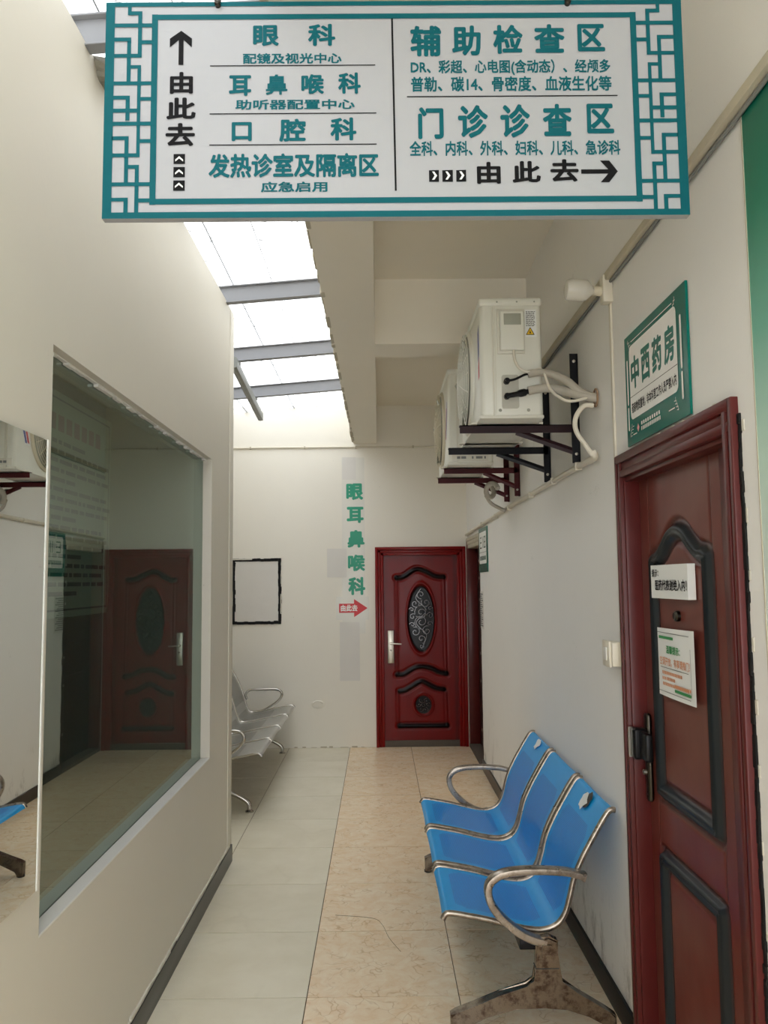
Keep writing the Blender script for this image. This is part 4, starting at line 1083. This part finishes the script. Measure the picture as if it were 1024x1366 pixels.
# ------------------------------------------------------------------ benches
def seat_shell(name, parent, prof, y0_, y1_, mat, zones, thick=.006, round_=.0, nw=24):
    """prof: list of (x, z); shell with uv in metres and a perforated-zone attribute"""
    P = cat_rom([(x, 0, z) for x, z in prof], 8); s = [0]
    for a, b in zip(P, P[1:]): s.append(s[-1]+(b-a).length)
    S = s[-1]; co = []; uv = []; zn = []; faces = []; Wd_ = y1_-y0_
    nrm = []
    for i in range(len(P)):
        t_ = (P[min(i+1, len(P)-1)]-P[max(i-1, 0)]).normalized(); nrm.append(Vector((-t_.z, 0, t_.x)))
    def zone(u, v):
        for (a, b, c, d, ch) in zones:      # rectangle with cut corners
            if a <= u <= b and c <= v <= d:
                du, dv = min(u-a, b-u), min(v-c, d-v)
                if du+dv*.8 >= ch: return 1.0
        return 0.0
    n = len(P)
    for layer in (0, 1):
        for i in range(n):
            for k in range(nw+1):
                u = Wd_*k/nw; q = P[i]-nrm[i]*thick*layer
                dish = -.004*math.sin(PI*k/nw)
                q = q+nrm[i]*dish
                co.append((q.x, y0_+u, q.z)); uv.append((u, s[i])); zn.append(zone(u, s[i]) if layer == 0 else 0)
    m_ = nw+1
    for i in range(n-1):
        for k in range(nw):
            a = i*m_+k; faces.append((a, a+1, a+m_+1, a+m_)); a += n*m_; faces.append((a, a+m_, a+m_+1, a+1))
    for i in range(n-1):
        for k in (0, nw):
            a = i*m_+k; faces.append((a, a+m_, a+m_+n*m_, a+n*m_))
    for k in range(nw):
        for i in (0, n-1):
            a = i*m_+k; faces.append((a, a+1, a+1+n*m_, a+n*m_))
    me = bpy.data.meshes.new(name); me.from_pydata(co, [], faces)
    ul = me.uv_layers.new(name='uv')
    for l_ in me.loops: ul.data[l_.index].uv = uv[l_.vertex_index]
    at = me.attributes.new('zone', 'FLOAT', 'POINT'); at.data.foreach_set('value', zn)
    for p in me.polygons: p.use_smooth = True
    me.set_sharp_from_angle(angle=math.radians(50))
    return link_me(name, me, mat, parent), P, S

bb = empty('waiting_bench', (0, 0, 0), 0, label='blue perforated three-seat waiting bench with steel armrests by right wall', cat='bench')
prof = [(.222, .388), (.232, .404), (.252, .409), (.321, .398), (.40, .382), (.47, .364), (.545, .349), (.60, .348), (.645, .366), (.675, .405), (.693, .46), (.712, .53), (.745, .602), (.79, .68), (.835, .752), (.855, .772), (.872, .772)]
zones = [(.075, .445, .07, .395, .03), (.075, .445, .455, .80, .03)]
y = 3.085
for k in range(3):
    seat, P, S = seat_shell('seat', bb, prof, y+.010, y+.494, 'blue_mesh', zones, nw=44)
    zs_ = [(.07, .440, .08, .40, .05), (.07, .440, .47, .74, .05)]
    for yy_ in (y+.008, y+.497):
        bm = BM(); tube(bm, [(p.x, yy_, p.z) for p in P], (.010, .011), 10, ref=(0, 1, 0)); link('edge_rail', bm, 'worn_steel', seat, smooth=True)
    y += .5375
# two torn stickers on the seat backs
def sticker(s_, yc, label, w, h, mat, seed, lift=.004):
    i = int(s_*(len(P)-1)); p = P[i]; t_ = (P[i+1]-P[i-1]).normalized(); n_ = Vector((-t_.z, 0, t_.x))
    r1 = random.Random(seed); bm = BM(); pts = []
    for k in range(14):
        a = 2*PI*k/14; r = r1.uniform(.6, 1.05); pts.append(p+n_*lift+Vector((0, 1, 0))*(yc-0+w*r*math.cos(a))+t_*h*r*math.sin(a))
    bm.faces.new([bm.verts.new(q) for q in pts]); link('torn_sticker', bm, mat, bb)['label'] = label
sticker(.885, 3.085+.532*2+.24, 'torn white sticker on far seat back', .055, .035, 'paper', 1)
sticker(.872, 3.085+.25, 'dark sticker remnant on near seat back', .055, .042, 'ac_dark', 2, .0035)
sticker(.862, 3.085+.27, 'torn white sticker on near seat back', .050, .040, 'paper', 3, .0052)
part_box('support_beam', 'black_bar', bb, .50, 3.07, .285, .56, 4.71, .325, bev=.004)
bm = BM()
for k in range(3):
    yc = 3.085+.532*k+.26
    for q in (-.17, .17):
        tube(bm, cat_rom([(.36, yc+q, .368), (.42, yc+q, .34), (.53, yc+q, .325), (.62, yc+q, .318), (.67, yc+q, .34), (.695, yc+q, .40)], 4), (.016, .005), 6, ref=(0, 1, 0))
link_split('seat_bracket', bm, 'black_bar', bb, smooth=True)
armpts = [(.742, .547), (.70, .560), (.66, .567), (.573, .572), (.486, .569), (.425, .555), (.390, .522), (.391, .472), (.422, .420), (.476, .370), (.53, .338), (.592, .318)]
def alloy(yc, sgn):
    C = cat_rom([(x, yc, z) for x, z in armpts], 5); N = len(C)
    rr = []
    for i in range(N):
        s = i/(N-1); rr.append((.024, .0125+.004*s + (.004 if i < 2 else 0)))
    bm = BM(); tube(bm, C, rr, 12, ref=(0, 1, 0), prof='sq'); link('armrest', bm, 'worn_steel', bb, smooth=True)
    bm = BM()
    out = [(.552, .335), (.600, .345), (.634, .33), (.632, .235), (.640, .185), (.700, .150), (.76, .115), (.81, .085), (.838, .068), (.838, .0), (.815, .0), (.810, .038), (.74, .075), (.66, .100), (.58, .107), (.48, .098), (.37, .070), (.283, .036), (.277, .0), (.243, .0), (.241, .078), (.262, .086), (.33, .110), (.42, .145), (.52, .168), (.55, .19), (.552, .235)]
    prism(bm, out, yc-.022, yc+.022)
    bmesh.ops.bevel(bm, geom=[e for e in bm.edges if abs(e.verts[0].co.y-e.verts[1].co.y) < .001], offset=.007, segments=3, affect='EDGES')
    lg = link('leg_frame', bm, 'old_steel', bb, smooth=True)
    for x in (.259, .826):
        bm = BM(); lathe(bm, [(.020, 0), (.020, .012), (.016, .018)], axis((x, yc, -.001), (0, 0, 1)), 16); link('foot_pad', bm, 'black_plastic', lg, smooth=True)
    bm = BM(); box(bm, .550, yc-.0235, .2345, .634, yc+.0235, .2375); link('joint_line', bm, 'ac_dark', lg)
    bm = BM(); prism(bm, rrect(.574, .255, .612, .318, .008), yc-.026, yc-.020); link('embossed_plate', bm, 'old_steel', lg)
alloy(3.055, -1); alloy(4.705, 1)

# grey steel bench in the alcove
gb = empty('waiting_bench', (0, 0, 0), 0, label='grey perforated steel four-seat bench in the far left alcove', cat='bench')
prof = [(-.833, .418), (-.845, .434), (-.872, .438), (-.948, .424), (-1.047, .405), (-1.15, .384), (-1.233, .374), (-1.275, .392), (-1.30, .44), (-1.33, .545), (-1.375, .66), (-1.42, .745), (-1.455, .795), (-1.475, .80)]
y = 5.765
for k in range(4):
    seat, P, S = seat_shell('seat', gb, prof[::-1], y+.008, y+.545, 'steel_mesh', [(.06, .48, .08, .36, .02), (.06, .48, .43, .74, .02)], nw=30)
    for yy_ in (y+.006, y+.547):
        bm = BM(); tube(bm, [(p.x, yy_, p.z) for p in P], (.007, .009), 10, ref=(0, 1, 0)); link('edge_rail', bm, 'steel', seat, smooth=True)
    y += .556
part_box('support_beam', 'steel', gb, -1.20, 5.75, .31, -1.14, 8.0, .35, bev=.004)
for yc in (5.77, 7.975):
    bm = BM(); tube(bm, cat_rom([(-1.29, yc, .50), (-1.305, yc, .55), (-1.262, yc, .590), (-1.15, yc, .594), (-1.01, yc, .594), (-.962, yc, .572), (-.957, yc, .530), (-.995, yc, .480), (-1.06, yc, .435), (-1.127, yc, .399), (-1.18, yc, .385), (-1.233, yc, .378)], 5), .0115, 10); link('armrest', bm, 'steel', gb, smooth=True)
for yc in (5.93, 7.90):
    bm = BM(); tube(bm, cat_rom([(-1.16, yc, .32), (-1.16, yc, .20), (-1.12, yc, .15), (-1.03, yc, .115), (-.965, yc, .078), (-.943, yc, .05), (-.940, yc, .015)], 5), .017, 10)
    tube(bm, cat_rom([(-1.17, yc, .18), (-1.22, yc, .14), (-1.32, yc, .11), (-1.40, yc, .07), (-1.42, yc, .015)], 5), .017, 10); lg = link('leg_frame', bm, 'steel', gb, smooth=True)
    for x in (-.940, -1.42):
        bm = BM(); lathe(bm, [(.03, 0), (.03, .008), (.018, .018)], axis((x, yc, 0), (0, 0, 1)), 16); link('foot_pad', bm, 'steel', lg, smooth=True)
# hairline cracks in the beige tiles
bm = BM()
tube(bm, cat_rom([(-.23, 4.12, .0006), (-.05, 4.08, .0006), (.0, 4.0, .0006), (.03, 3.86, .0006), (.08, 3.72, .0006)], 4), (.0008, .0008), 4)
link('tile_crack', bm, 'grout', floor)
